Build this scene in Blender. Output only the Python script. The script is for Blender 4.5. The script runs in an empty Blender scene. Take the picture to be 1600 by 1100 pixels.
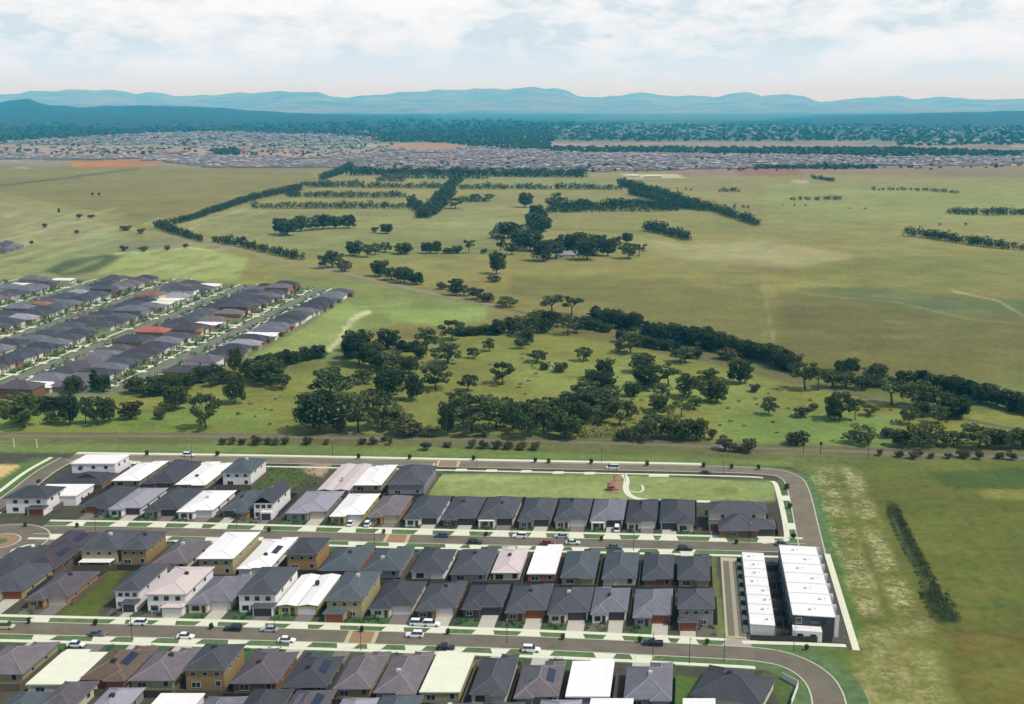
import bpy, math, random
import numpy as np
from mathutils import Vector
random.seed(7); RNG = np.random.RandomState(7)
S = bpy.context.scene
COL = S.collection
R = math.radians
# ------------------------------------------------------------------ camera
F_PX, CAM_H = 1800.0, 135.0
PITCH = math.atan(385 / F_PX)
cam = bpy.data.cameras.new('camera'); camo = bpy.data.objects.new('camera', cam); COL.objects.link(camo)
camo.location = (0, 0, CAM_H); camo.rotation_euler = (math.pi / 2 - PITCH, 0, 0)
cam.sensor_width = 36; cam.lens = F_PX / 1600 * 36; cam.clip_start = 1; cam.clip_end = 120000
S.camera = camo
# ------------------------------------------------------------------ sky and sun
SUN_EL, SUN_AZ = R(56), R(112)          # azimuth clockwise from +Y
w = bpy.data.worlds.new('World'); S.world = w; w.use_nodes = True
nt = w.node_tree; nt.nodes.clear()
def N(t, **k):
    n = nt.nodes.new(t)
    for a, b in k.items(): setattr(n, a, b)
    return n
def LK(a, b): nt.links.new(a, b)
out = N('ShaderNodeOutputWorld'); bg = N('ShaderNodeBackground'); LK(bg.outputs[0], out.inputs[0])
sky = N('ShaderNodeTexSky'); sky.sky_type = 'NISHITA'; sky.sun_disc = False
sky.sun_elevation = SUN_EL; sky.sun_rotation = SUN_AZ; sky.air_density = 1.2; sky.dust_density = 2.0
tc = N('ShaderNodeTexCoord')
skm = N('ShaderNodeMix', data_type='RGBA', blend_type='MULTIPLY'); skm.inputs[0].default_value = 1
LK(sky.outputs[0], skm.inputs[6]); skm.inputs[7].default_value = (.11, .11, .11, 1)
sep = N('ShaderNodeSeparateXYZ'); LK(tc.outputs['Generated'], sep.inputs[0])
def noise(scale, detail, rough, vec, off=(0, 0, 0), mult=(1, 1, 3.6)):
    m = N('ShaderNodeMapping'); m.inputs['Scale'].default_value = mult; m.inputs['Location'].default_value = off
    LK(vec, m.inputs[0]); n = N('ShaderNodeTexNoise'); n.inputs['Scale'].default_value = scale
    n.inputs['Detail'].default_value = detail; n.inputs['Roughness'].default_value = rough
    LK(m.outputs[0], n.inputs['Vector']); return n.outputs['Fac']
def ramp(fac, pts):
    r = N('ShaderNodeValToRGB'); LK(fac, r.inputs[0]); e = r.color_ramp.elements
    while len(e) < len(pts): e.new(.5)
    for i, (p, c) in enumerate(pts):
        e[i].position = p; e[i].color = (c, c, c, 1) if not isinstance(c, tuple) else (*c, 1)
    return r.outputs[0]
G = tc.outputs['Generated']
n1 = noise(11.0, 10, .68, G, (.3, .2, .12), (1, 1, 3.0)); n2 = noise(3.2, 4, .5, G, (3, 1, .4), (1, 1, 5))
mixn = N('ShaderNodeMath', operation='MULTIPLY_ADD'); LK(n2, mixn.inputs[0]); mixn.inputs[1].default_value = .45; LK(n1, mixn.inputs[2])
cover = ramp(mixn.outputs[0], [(.58, 0.0), (.72, 1.0)])
hz = ramp(sep.outputs['Z'], [(.015, .95), (.055, 0.0)])        # the even pale band above the hills
shade = ramp(mixn.outputs[0], [(.60, (.52, .59, .64)), (.66, (.54, .60, .645)), (.695, (.66, .695, .72)), (.75, (.74, .75, .755)), (.84, (.84, .825, .81))])
up = ramp(sep.outputs['Z'], [(.12, 1.0), (.35, .14)])          # thinner cloud overhead
base = N('ShaderNodeMix', data_type='RGBA'); base.inputs[0].default_value = .86
LK(skm.outputs[2], base.inputs[6]); base.inputs[7].default_value = (.66, .71, .745, 1)
c1 = N('ShaderNodeMix', data_type='RGBA'); LK(cover, c1.inputs[0]); LK(base.outputs[2], c1.inputs[6]); LK(shade, c1.inputs[7])
c2 = N('ShaderNodeMix', data_type='RGBA'); LK(hz, c2.inputs[0]); LK(c1.outputs[2], c2.inputs[6]); c2.inputs[7].default_value = (.765, .84, .935, 1)
c3 = N('ShaderNodeMix', data_type='RGBA'); LK(up, c3.inputs[0]); LK(skm.outputs[2], c3.inputs[6]); LK(c2.outputs[2], c3.inputs[7])
bl = ramp(sep.outputs['Z'], [(0, (.745, .955, 1.22)), (.05, (.86, .98, 1.10)), (.10, (.95, .99, 1.03)), (.3, (1, 1, 1))]); bm = N('ShaderNodeVectorMath', operation='MULTIPLY'); LK(c3.outputs[2], bm.inputs[0]); LK(bl, bm.inputs[1]); LK(bm.outputs[0], bg.inputs[0]); bg.inputs[1].default_value = 1.28
sl = bpy.data.lights.new('sun', 'SUN'); sl.energy = 3.5; sl.angle = R(1.5); sl.color = (1, .955, .89)
so = bpy.data.objects.new('sun', sl); COL.objects.link(so); so.location = (300, -200, 600)
sd = Vector((math.sin(SUN_AZ) * math.cos(SUN_EL), math.cos(SUN_AZ) * math.cos(SUN_EL), math.sin(SUN_EL)))
so.rotation_euler = sd.to_track_quat('Z', 'Y').to_euler()
S.view_settings.view_transform = 'Standard'; S.view_settings.look = 'None'
S.view_settings.exposure = 0.0; S.view_settings.gamma = 1
S.cycles.max_bounces = 6; S.cycles.diffuse_bounces = 3; S.cycles.glossy_bounces = 2
S.cycles.transmission_bounces = 2; S.cycles.volume_bounces = 2; S.cycles.transparent_max_bounces = 4
S.cycles.use_denoising = True
# ------------------------------------------------------------------ helpers
cP, sP = math.cos(PITCH), math.sin(PITCH)
def P(x, y, z=0.0):
    """point of the plane at height z seen at photo position (x, y)"""
    d = ((x - 800) / F_PX, cP - (y - 550) / F_PX * sP, -sP - (y - 550) / F_PX * cP)
    t = (z - CAM_H) / d[2]
    return Vector((d[0] * t, d[1] * t, z))
AL = math.atan2(280, F_PX / cP)
LV = Vector((math.sin(AL), math.cos(AL), 0)); EV = Vector((LV.y, -LV.x, 0))
def UV(u, v, z=0): q = EV * u + LV * v; return Vector((q.x, q.y, z))
def uv(p): return p.dot(EV), p.dot(LV)
def lin(c): return tuple((v / 255 / 12.92) if v <= 10 else ((v / 255 + .055) / 1.055) ** 2.4 for v in c)
def alb(c, k=.72): return tuple(min(.9, v * k) for v in lin(c))
MATS = {}
def mat(name, c, rough=.8, var=.12, scale=.6, bump=0, wave=0, metal=0, spec=.35, obj_var=0, k=.72):
    if name in MATS: return MATS[name]
    m = bpy.data.materials.new(name); m.use_nodes = True; t = m.node_tree; b = t.nodes['Principled BSDF']
    b.inputs['Roughness'].default_value = rough; b.inputs['Metallic'].default_value = metal
    b.inputs['Specular IOR Level'].default_value = spec
    co = alb(c, k)
    tcn = t.nodes.new('ShaderNodeTexCoord'); n = t.nodes.new('ShaderNodeTexNoise')
    n.inputs['Scale'].default_value = scale; n.inputs['Detail'].default_value = 5; n.inputs['Roughness'].default_value = .65
    t.links.new(tcn.outputs['Object'], n.inputs['Vector'])
    mr = t.nodes.new('ShaderNodeMapRange'); mr.inputs['From Min'].default_value = .3; mr.inputs['From Max'].default_value = .7
    mr.inputs['To Min'].default_value = 1 - var; mr.inputs['To Max'].default_value = 1 + var
    t.links.new(n.outputs['Fac'], mr.inputs['Value'])
    fac = mr.outputs[0]
    if obj_var:
        oi = t.nodes.new('ShaderNodeObjectInfo'); m2 = t.nodes.new('ShaderNodeMapRange')
        m2.inputs['To Min'].default_value = 1 - obj_var; m2.inputs['To Max'].default_value = 1 + obj_var
        t.links.new(oi.outputs['Random'], m2.inputs['Value'])
        mm = t.nodes.new('ShaderNodeMath'); mm.operation = 'MULTIPLY'; t.links.new(fac, mm.inputs[0]); t.links.new(m2.outputs[0], mm.inputs[1]); fac = mm.outputs[0]
    vm = t.nodes.new('ShaderNodeVectorMath'); vm.operation = 'SCALE'; vm.inputs[0].default_value = co
    t.links.new(fac, vm.inputs['Scale']); t.links.new(vm.outputs[0], b.inputs['Base Color'])
    if wave:
        wv = t.nodes.new('ShaderNodeTexWave'); wv.inputs['Scale'].default_value = wave; wv.bands_direction = 'DIAGONAL' if wave < 0 else 'Y'
        t.links.new(tcn.outputs['Object'], wv.inputs['Vector'])
        bp = t.nodes.new('ShaderNodeBump'); bp.inputs['Strength'].default_value = .5; bp.inputs['Distance'].default_value = .05
        t.links.new(wv.outputs['Fac'], bp.inputs['Height']); t.links.new(bp.outputs[0], b.inputs['Normal'])
    elif bump:
        n3 = t.nodes.new('ShaderNodeTexNoise'); n3.inputs['Scale'].default_value = scale * 6
        t.links.new(tcn.outputs['Object'], n3.inputs['Vector'])
        bp = t.nodes.new('ShaderNodeBump'); bp.inputs['Strength'].default_value = bump; bp.inputs['Distance'].default_value = .1
        t.links.new(n3.outputs['Fac'], bp.inputs['Height']); t.links.new(bp.outputs[0], b.inputs['Normal'])
    MATS[name] = m; return m
class MB:
    def __init__(s): s.v = []; s.f = []; s.m = []
    def add(s, vs, fs, mi=0):
        o = len(s.v); s.v += [tuple(v) for v in vs]; s.f += [tuple(i + o for i in f) for f in fs]; s.m += [mi] * len(fs)
    def box(s, x0, y0, z0, x1, y1, z1, mi=0, T=None):
        T = T or (lambda x, y: (x, y))
        c = [(x0, y0), (x1, y0), (x1, y1), (x0, y1)]
        vs = [(*T(*q), z0) for q in c] + [(*T(*q), z1) for q in c]
        s.add(vs, [(3, 2, 1, 0), (4, 5, 6, 7), (0, 1, 5, 4), (1, 2, 6, 5), (2, 3, 7, 6), (3, 0, 4, 7)], mi)
    def bar(s, a, b, r0, r1=None, n=6, mi=0):
        a = Vector(a); b = Vector(b); r1 = r0 if r1 is None else r1
        d = (b - a).normalized(); u = d.orthogonal().normalized(); q = d.cross(u)
        vs = []
        for c, r in ((a, r0), (b, r1)):
            for i in range(n):
                t = i * 2 * math.pi / n; vs.append(c + (u * math.cos(t) + q * math.sin(t)) * r)
        s.add(vs, [(i, (i + 1) % n, n + (i + 1) % n, n + i) for i in range(n)] + [tuple(range(n - 1, -1, -1)), tuple(range(n, 2 * n))], mi)
    def mesh(s, name, mats):
        me = bpy.data.meshes.new(name); me.from_pydata(s.v, [], s.f)
        for m in (mats if isinstance(mats, (list, tuple)) else [mats]): me.materials.append(m)
        if len(set(s.m)) > 1 or (s.m and s.m[0]): me.polygons.foreach_set('material_index', s.m)
        me.update(); return me
    def build(s, name, mats, parent=None):
        o = bpy.data.objects.new(name, s.mesh(name, mats)); COL.objects.link(o)
        if parent: o.parent = parent
        return o
def tag(o, label=None, cat=None, group=None, kind=None):
    if label:
        assert 4 <= len(label.split()) <= 16, label
        o['label'] = label
    if cat: o['category'] = cat
    if group: o['group'] = group
    if kind: o['kind'] = kind
    return o
def empty(name, loc, rz=0):
    o = bpy.data.objects.new(name, None); COL.objects.link(o); o.location = loc; o.rotation_euler = (0, 0, rz)
    o.empty_display_size = .5; return o
def copy_tree(o, parent=None):
    c = o.copy(); COL.objects.link(c)
    if parent: c.parent = parent
    for ch in o.children: copy_tree(ch, c)
    return c
ORD = ['zeroth', 'first', 'second', 'third', 'fourth', 'fifth', 'sixth', 'seventh', 'eighth', 'ninth', 'tenth', 'eleventh', 'twelfth', 'thirteenth', 'fourteenth', 'fifteenth', 'sixteenth', 'seventeenth', 'eighteenth', 'nineteenth']
TENS = ['', '', 'twenty', 'thirty', 'forty', 'fifty', 'sixty', 'seventy', 'eighty', 'ninety']
def ordw(n):
    if n < 20: return ORD[n]
    if n >= 100: return ('hundred-' if n < 200 else 'two-hundred-') + (ordw(n % 100) if n % 100 else 'th')
    return (TENS[n // 10] + '-' + ORD[n % 10]) if n % 10 else TENS[n // 10][:-1] + 'ieth'
def spline(pts, n=8):
    pts = [Vector(p) for p in pts]; q = [pts[0] * 2 - pts[1]] + pts + [pts[-1] * 2 - pts[-2]]; r = []
    for i in range(1, len(q) - 2):
        for k in range(n):
            t = k / n; a, b, c, d = q[i - 1], q[i], q[i + 1], q[i + 2]
            r.append(.5 * ((2 * b) + (c - a) * t + (2 * a - 5 * b + 4 * c - d) * t * t + (3 * b - a - 3 * c + d) * t ** 3))
    r.append(pts[-1]); return r
def normals(pl):
    r = []
    for i in range(len(pl)):
        d = (pl[min(i + 1, len(pl) - 1)] - pl[max(i - 1, 0)]); d.z = 0; d.normalize(); r.append(Vector((-d.y, d.x, 0)))
    return r
def offset(pl, o): return [p + n * o for p, n in zip(pl, normals(pl))]
def ribbon(name, pl, w0, w1, z, m, h=0.0):
    """strip between offsets w0 and w1 of a world polyline, lying at height z (with a real edge of height h)"""
    a, b = offset(pl, w0), offset(pl, w1); mb = MB(); n = len(pl)
    vs = [(p.x, p.y, z) for p in a] + [(p.x, p.y, z) for p in b]; fs = [(i, i + 1, n + i + 1, n + i) if w1 < w0 else (n + i, n + i + 1, i + 1, i) for i in range(n - 1)]
    mb.add(vs, fs)
    if h:
        vs2 = [(p.x, p.y, z - h) for p in a] + [(p.x, p.y, z - h) for p in b]
        o = 0; mb.add(vs + vs2, [(i, i + 1, 2 * n + i + 1, 2 * n + i) for i in range(n - 1)] + [(n + i, 3 * n + i, 3 * n + i + 1, n + i + 1) for i in range(n - 1)])
    return tag(mb.build(name, m), kind='structure')
def sheet(name, pts, z, m):
    mb = MB(); vs = [(p[0], p[1], z) for p in pts]
    ar = sum(vs[i][0] * vs[(i + 1) % len(vs)][1] - vs[(i + 1) % len(vs)][0] * vs[i][1] for i in range(len(vs)))
    f = tuple(range(len(vs))) if ar > 0 else tuple(range(len(vs) - 1, -1, -1)); mb.add(vs, [f])
    return tag(mb.build(name, m), kind='structure')
def np_mesh(name, V, Q, mats, attrs=None, mi=None):
    me = bpy.data.meshes.new(name); k = Q.shape[1]
    me.vertices.add(len(V)); me.vertices.foreach_set('co', V.astype(np.float32).ravel())
    me.loops.add(Q.size); me.loops.foreach_set('vertex_index', Q.astype(np.int32).ravel())
    me.polygons.add(len(Q)); me.polygons.foreach_set('loop_start', np.arange(0, Q.size, k, dtype=np.int32))
    me.polygons.foreach_set('loop_total', np.full(len(Q), k, dtype=np.int32))
    for m in mats: me.materials.append(m)
    if mi is not None: me.polygons.foreach_set('material_index', mi.astype(np.int32))
    for an, (typ, dat) in (attrs or {}).items():
        at = me.attributes.new(an, typ, 'POINT')
        at.data.foreach_set('color' if typ == 'FLOAT_COLOR' else 'value', dat.astype(np.float32).ravel())
    me.update(); me.validate(); return me
# ------------------------------------------------------------------ ground: one sheet, its grass colours as a vertex attribute
def proj(X, Y):
    """photo position of ground points"""
    zc = Y * cP + CAM_H * sP; yc = Y * sP - CAM_H * cP
    zc = np.maximum(zc, 1.0)
    return 800 + F_PX * X / zc, 550 - F_PX * yc / zc
def sdist(px, py, poly):
    """signed distance (negative inside) to a polygon in photo space"""
    d = np.full(px.shape, 1e9); ins = np.zeros(px.shape, bool); n = len(poly)
    for i in range(n):
        x0, y0 = poly[i]; x1, y1 = poly[(i + 1) % n]
        dx, dy = x1 - x0, y1 - y0; l2 = dx * dx + dy * dy + 1e-9
        t = np.clip(((px - x0) * dx + (py - y0) * dy) / l2, 0, 1)
        d = np.minimum(d, np.hypot(px - x0 - t * dx, py - y0 - t * dy))
        c = ((y0 > py) != (y1 > py)) & (px < dx * (py - y0) / (dy + 1e-12) + x0); ins ^= c
    return np.where(ins, -d, d)
def ldist(px, py, line):
    d = np.full(px.shape, 1e9)
    for i in range(len(line) - 1):
        x0, y0 = line[i]; x1, y1 = line[i + 1]; dx, dy = x1 - x0, y1 - y0
        t = np.clip(((px - x0) * dx + (py - y0) * dy) / (dx * dx + dy * dy), 0, 1)
        d = np.minimum(d, np.hypot(px - x0 - t * dx, py - y0 - t * dy))
    return d
rr = np.concatenate([[1, 20, 60, 110], np.exp(np.arange(math.log(150), math.log(48000), .0062)), [48000]])
th = np.concatenate([np.radians(np.arange(-180, -44, 6)), np.radians(np.arange(-42, -28, 1)), np.radians(np.arange(-28, 28.01, .2)), np.radians(np.arange(29, 43, 1)), np.radians(np.arange(44, 181, 6))])
th[-1] = math.pi
TH, RR = np.meshgrid(th, rr); GX = (RR * np.sin(TH)).ravel(); GY = (RR * np.cos(TH)).ravel()
PX, PY = proj(GX, GY); PY = np.where(GY < 5, 5000, PY)
CC = np.zeros((len(GX), 3)); TUFT = np.zeros(len(GX))
BANDS = [(165, (75, 95, 80)), (180, (62, 85, 70)), (196, (62, 82, 62)), (214, (84, 96, 76)), (226, (140, 134, 116)), (248, (158, 146, 132)), (262, (132, 124, 100)), (270, (146, 138, 84)),
         (330, (146, 142, 84)), (440, (143, 136, 72)), (560, (116, 110, 56)), (640, (112, 126, 66)), (700, (104, 116, 62)), (800, (98, 102, 44)), (1100, (100, 102, 44)), (3000, (100, 102, 44))]
for k in range(3): CC[:, k] = np.interp(PY, [b[0] for b in BANDS], [b[1][k] for b in BANDS])
BIG = 4000
def paint(poly, c, soft=8, a=1.0):
    s = sdist(PX, PY, poly); m = np.clip(.5 - s / soft, 0, 1); m = (m * m * (3 - 2 * m) * a)[:, None]
    CC[:] = CC * (1 - m) + np.array(c) * m
def line(ln, wd, c, soft=4, a=1.0):
    s = ldist(PX, PY, ln) - wd; m = np.clip(.5 - s / soft, 0, 1)[:, None] * a; CC[:] = CC * (1 - m) + np.array(c) * m
def tuft(poly, v, soft=14):
    s = sdist(PX, PY, poly); m = np.clip(.5 - s / soft, 0, 1); TUFT[:] = np.maximum(TUFT, m * v)
# far country
paint([(-BIG, 172), (1000, 190), (900, 210), (560, 212), (-BIG, 214)], (34, 55, 42), 8)
paint([(850, 193), (BIG, 198), (BIG, 214), (850, 218)], (78, 94, 72), 4)
paint([(1000, 168), (BIG, 168), (BIG, 189), (900, 188)], (84, 100, 80), 4)
paint([(1080, 194), (1350, 178), (BIG, 168), (BIG, 199), (1350, 198)], (30, 50, 40), 9)
paint([(860, 223), (1350, 221), (1400, 231), (860, 231)], (150, 128, 112), 3)
paint([(1330, 224), (BIG, 226), (BIG, 236), (1380, 234)], (146, 126, 108), 3)
paint([(-BIG, 226), (100, 228), (330, 232), (560, 236), (700, 226), (760, 236), (600, 244), (-BIG, 248)], (168, 142, 126), 4)
paint([(600, 226), (690, 222), (760, 234), (640, 236)], (170, 130, 96), 4)
paint([(1050, 264), (1200, 260), (BIG, 256), (BIG, 276), (1200, 272), (1040, 276)], (150, 122, 100), 5)
paint([(1150, 264), (1240, 262), (1260, 274), (1160, 276)], (146, 98, 82), 4, .7)
paint([(1380, 262), (BIG, 262), (BIG, 280), (1500, 276), (1400, 270)], (138, 122, 88), 5, .8)
paint([(970, 272), (1060, 272), (1070, 278), (980, 279)], (190, 180, 150), 3)
paint([(1235, 281), (1262, 281), (1262, 286), (1240, 286)], (180, 170, 140), 3)
# left fields
paint([(-BIG, 255), (240, 262), (480, 268), (510, 290), (250, 352), (0, 300), (-BIG, 300)], (136, 126, 68), 6)
paint([(100, 252), (200, 249), (260, 253), (230, 262), (120, 263)], (184, 122, 46), 5)
paint([(-BIG, 262), (100, 262), (260, 258), (90, 281), (-BIG, 290)], (136, 128, 70), 6, .7)
line([(0, 290), (80, 281), (220, 263)], 1, (90, 88, 52), 3)
paint([(-BIG, 320), (100, 330), (200, 372), (380, 420), (380, 440), (-BIG, 440)], (140, 147, 92), 10)
paint([(-BIG, 325), (60, 325), (180, 345), (120, 385), (-BIG, 400)], (140, 130, 88), 12, .7)
paint([(180, 375), (290, 378), (300, 388), (190, 396)], (132, 128, 96), 5)
paint([(200, 396), (300, 386), (390, 404), (370, 438), (280, 438), (150, 430)], (158, 170, 96), 8)
line([(180, 397), (295, 387), (335, 392)], 1.2, (196, 200, 140), 2.5)
paint([(68, 424), (100, 408), (165, 398), (188, 402), (150, 424), (100, 431)], (86, 98, 60), 6)
line([(112, 424), (160, 403)], 2.5, (120, 124, 90), 4)
for a_, b_ in (((0, 408), (200, 352)), ((0, 422), (190, 372)), ((0, 392), (160, 350)), ((0, 376), (130, 345))): line([a_, b_], 1, (176, 180, 128), 4, .55)
paint([(150, 432), (420, 440), (420, 452), (250, 446), (100, 438)], (150, 152, 66), 6)
line([(0, 318), (90, 332), (170, 352), (250, 366)], 1.4, (160, 164, 116), 4, .6)
# centre paddocks
for pl_, c_ in (([(300, 355), (440, 330), (700, 330), (800, 345), (780, 372), (440, 395), (350, 372)], (141, 141, 84)),
                ([(440, 395), (560, 370), (780, 378), (760, 400), (560, 410)], (134, 138, 80)),
                ([(700, 345), (800, 340), (830, 352), (700, 360)], (148, 150, 100)),
                ([(640, 272), (915, 277), (960, 292), (700, 292)], (140, 142, 86)),
                ([(860, 335), (1130, 328), (1190, 352), (1010, 372), (870, 358)], (142, 138, 78)),
                ([(1000, 385), (1200, 375), (1340, 400), (1220, 420), (1080, 408)], (160, 154, 104)),
                ([(1190, 290), (BIG, 300), (BIG, 330), (1200, 350)], (144, 148, 84)),
                ([(1330, 405), (1500, 395), (BIG, 400), (BIG, 470), (1400, 455), (1220, 430)], (130, 130, 66)),
                ([(800, 430), (1190, 440), (1210, 540), (950, 490), (790, 460)], (126, 122, 64)),
                ([(1220, 460), (BIG, 500), (BIG, 600), (1300, 560), (1220, 540)], (112, 108, 60))):
    paint(pl_, c_, 40 if c_ == (112, 108, 60) else 14)
line([(1000, 372), (1100, 392), (1240, 410), (1330, 402)], 2, (166, 162, 112), 5, .6)
paint([(780, 384), (BIG, 440), (BIG, 448), (780, 392)], (130, 132, 80), 8, 0)
paint([(1250, 452), (1360, 448), (1500, 468), (BIG, 476), (BIG, 500), (1470, 492), (1350, 470)], (98, 112, 70), 9, .75)
line([(1260, 460), (1400, 472), (1520, 500), (1600, 506)], 1, (160, 164, 100), 3, .5)
line([(1490, 455), (1560, 470), (1610, 500)], 1.2, (180, 180, 130), 3, .7)
line([(1188, 430), (1196, 470), (1210, 535)], 1.6, (152, 150, 100), 3, .8)
line([(1178, 430), (1184, 470), (1196, 530)], 1, (148, 146, 96), 3, .5)
line([(800, 356), (1000, 362)], .8, (110, 116, 66), 2)
line([(1140, 416), (1240, 424)], 3, (120, 110, 76), 7, .6)
for ln in ([(1280, 456), (1360, 462)], [(1350, 462), (1420, 470)], [(1100, 425), (1180, 427)]): line(ln, 1.5, (112, 112, 66), 4, .6)
# strip between the estate and the lane
paint([(560, 462), (470, 505), (380, 565), (520, 570), (560, 520), (690, 490), (760, 475), (640, 450), (560, 440)], (128, 142, 76), 8)
paint([(380, 562), (470, 505), (540, 470), (575, 490), (520, 545)], (146, 162, 88), 8)
paint([(600, 485), (760, 478), (760, 500), (690, 510), (610, 500)], (140, 158, 82), 8)
paint([(400, 425), (540, 432), (640, 452), (560, 458), (440, 446)], (136, 142, 78), 6)
line([(512, 548), (532, 530), (545, 505), (560, 493), (575, 488)], 3.2, (206, 206, 158), 3)
line([(560, 480), (640, 474)], 1.2, (166, 170, 108), 4, .7)
line([(600, 462), (680, 465)], 2.2, (104, 112, 70), 5, .6)
# parkland
paint([(0, 645), (200, 600), (400, 590), (520, 570), (700, 520), (860, 520), (1000, 545), (1240, 600), (1440, 640), (BIG, 690), (BIG, 702), (1400, 700), (800, 680), (-BIG, 672), (-BIG, 640)], (132, 136, 62), 10)
paint([(-BIG, 655), (200, 640), (420, 640), (430, 672), (-BIG, 674)], (122, 140, 62), 8)
paint([(860, 560), (1200, 600), (1180, 640), (900, 620), (800, 590)], (138, 148, 72), 10)
paint([(1120, 640), (1400, 650), (1400, 698), (1120, 690)], (124, 146, 70), 10)
for q in ((20, 605, 40), (90, 622, 30), (245, 642, 50), (225, 602, 30), (400, 612, 26), (470, 600, 22), (1000, 545, 40), (900, 590, 34), (1180, 602, 30), (1080, 645, 40), (640, 560, 30), (830, 587, 24), (880, 552, 30), (700, 575, 18), (1150, 650, 40), (1490, 655, 30), (1300, 630, 25), (1380, 640, 22)):
    line([(q[0] - q[2] / 2, q[1]), (q[0] + q[2] / 2, q[1] + 1)], 1.6, (118, 104, 60), 5, .65)  # brown streaks by the trees: their cast shadows painted into the grass colour
for q in ((1010, 510, 50), (830, 600, 50), (760, 540, 40), (800, 568, 30)): line([(q[0] - q[2] / 2, q[1]), (q[0] + q[2] / 2, q[1] + 2)], 2, (158, 160, 100), 6, .6)
# rail and road corridor
paint([(-BIG, 676), (800, 682), (1200, 700), (BIG, 716), (BIG, 722), (1240, 716), (800, 700), (-BIG, 694)], (112, 114, 68), 6)
for k_ in range(60):
    x_ = random.uniform(-20, 1600); y_ = 676 + x_ * .022 + random.uniform(0, 18); l_ = random.uniform(15, 90); line([(x_, y_), (x_ + l_, y_ + l_ * .015)], random.uniform(.4, 1.6), random.choice([(104, 94, 66), (132, 126, 90), (92, 100, 54), (124, 134, 72)]), 3, .65)
paint([(-BIG, 694), (400, 694), (760, 702), (1240, 722), (1240, 728), (400, 708), (-BIG, 703)], (118, 136, 70), 5)
# south east paddock and the worn tracks
paint([(1250, 728), (1600, 722), (BIG, 740), (BIG, 1400), (1320, 1400), (1330, 1000), (1290, 860)], (106, 112, 46), 10)
paint([(1450, 738), (1600, 730), (BIG, 730), (BIG, 760), (1480, 762)], (78, 98, 44), 8)
paint([(1530, 766), (BIG, 768), (BIG, 782), (1540, 780)], (136, 140, 62), 8)
line([(1440, 760), (1600, 763)], 1, (76, 84, 46), 3, .7)
paint([(1250, 735), (1275, 735), (1320, 880), (1350, 1000), (1330, 1000), (1290, 860)], (92, 120, 54), 8)
paint([(1490, 985), (BIG, 990), (BIG, 1400), (1480, 1400)], (112, 104, 48), 14)
line([(1450, 990), (1520, 986), (1600, 1000)], 1.6, (92, 84, 46), 5, .8)
paint([(1480, 1030), (1600, 1010), (1700, 1060), (1600, 1100), (1480, 1110)], (106, 106, 46), 20)
line([(1395, 797), (1412, 835), (1436, 880), (1458, 925)], 11, (50, 60, 32), 5, .92); line([(1394, 812), (1408, 845), (1428, 885), (1446, 925)], 3.5, (104, 106, 72), 6, .8)
paint([(1440, 922), (1470, 925), (1500, 972), (1462, 974)], (34, 48, 28), 5, .95)
paint([(1330, 1000), (1440, 970), (1500, 1100), (1500, 1500), (1330, 1500)], (124, 126, 62), 20, .8)
tuft([(1262, 730), (1300, 730), (1350, 870), (1375, 960), (1340, 960), (1300, 850)], .85)
tuft([(1315, 728), (1345, 740), (1390, 860), (1440, 960), (1400, 960), (1360, 860), (1325, 770)], .9)
tuft([(1330, 980), (1450, 960), (1480, 1100), (1500, 1500), (1340, 1500)], .5, 30)
for k_ in range(90):           # clumps and bare spots along the worn strip
    t_ = random.random(); x_ = 1285 + 110 * t_ + random.uniform(-40, 50); y_ = 735 + 380 * t_; l_ = random.uniform(6, 26) * (.5 + t_)
    line([(x_, y_), (x_ + l_ * .35, y_ + l_)], random.uniform(.8, 3.0) * (.5 + t_), random.choice([(84, 98, 50), (92, 108, 52), (152, 146, 96), (168, 164, 120), (124, 116, 66)]), 4 + 3 * t_, .55)
for k_ in range(120):
    x_ = random.uniform(-50, 1650); y_ = random.uniform(215, 262); l_ = random.uniform(15, 130)
    line([(x_, y_), (x_ + l_, y_ + random.uniform(-.5, .8))], random.uniform(.2, 1.1), random.choice([(188, 156, 138), (120, 112, 92), (178, 160, 140), (104, 108, 84), (196, 180, 160), (150, 120, 104)]), 1.5, .7)
for k_ in range(70):
    x_ = random.uniform(-50, 1650); y_ = random.uniform(180, 218); l_ = random.uniform(15, 160)
    line([(x_, y_), (x_ + l_, y_ + random.uniform(-.5, .5))], random.uniform(.1, .6), random.choice([(130, 136, 104), (60, 74, 56), (120, 124, 96)]), 1.2, .6)
for k_ in range(150):
    x_, y_ = random.uniform(-30, 380), random.uniform(335, 436); l_ = random.uniform(10, 60)
    line([(x_, y_), (x_ + l_, y_ - l_ * .3 + random.uniform(-2, 2))], random.uniform(.4, 1.8), random.choice([(184, 186, 138), (112, 120, 76), (150, 134, 96), (166, 172, 118), (120, 112, 78), (128, 142, 84)]), 3.5, .55)
for k_ in range(60):
    x_, y_ = random.uniform(1260, 1640), random.uniform(730, 1120); l_ = random.uniform(3, 16)
    line([(x_, y_), (x_ + l_, y_ + l_ * .5)], random.uniform(.5, 2.2), random.choice([(70, 86, 38), (136, 132, 76), (84, 96, 44)]), 4, .6)
for k_ in range(60):
    x_, y_ = random.uniform(1400, 1640), random.uniform(750, 1120); l_ = random.uniform(15, 60)
    line([(x_, y_), (x_ + l_, y_ + random.uniform(-6, 6))], random.uniform(1, 5), random.choice([(88, 108, 52), (124, 128, 60), (128, 118, 62), (96, 112, 60)]), 12, .5)
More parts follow.
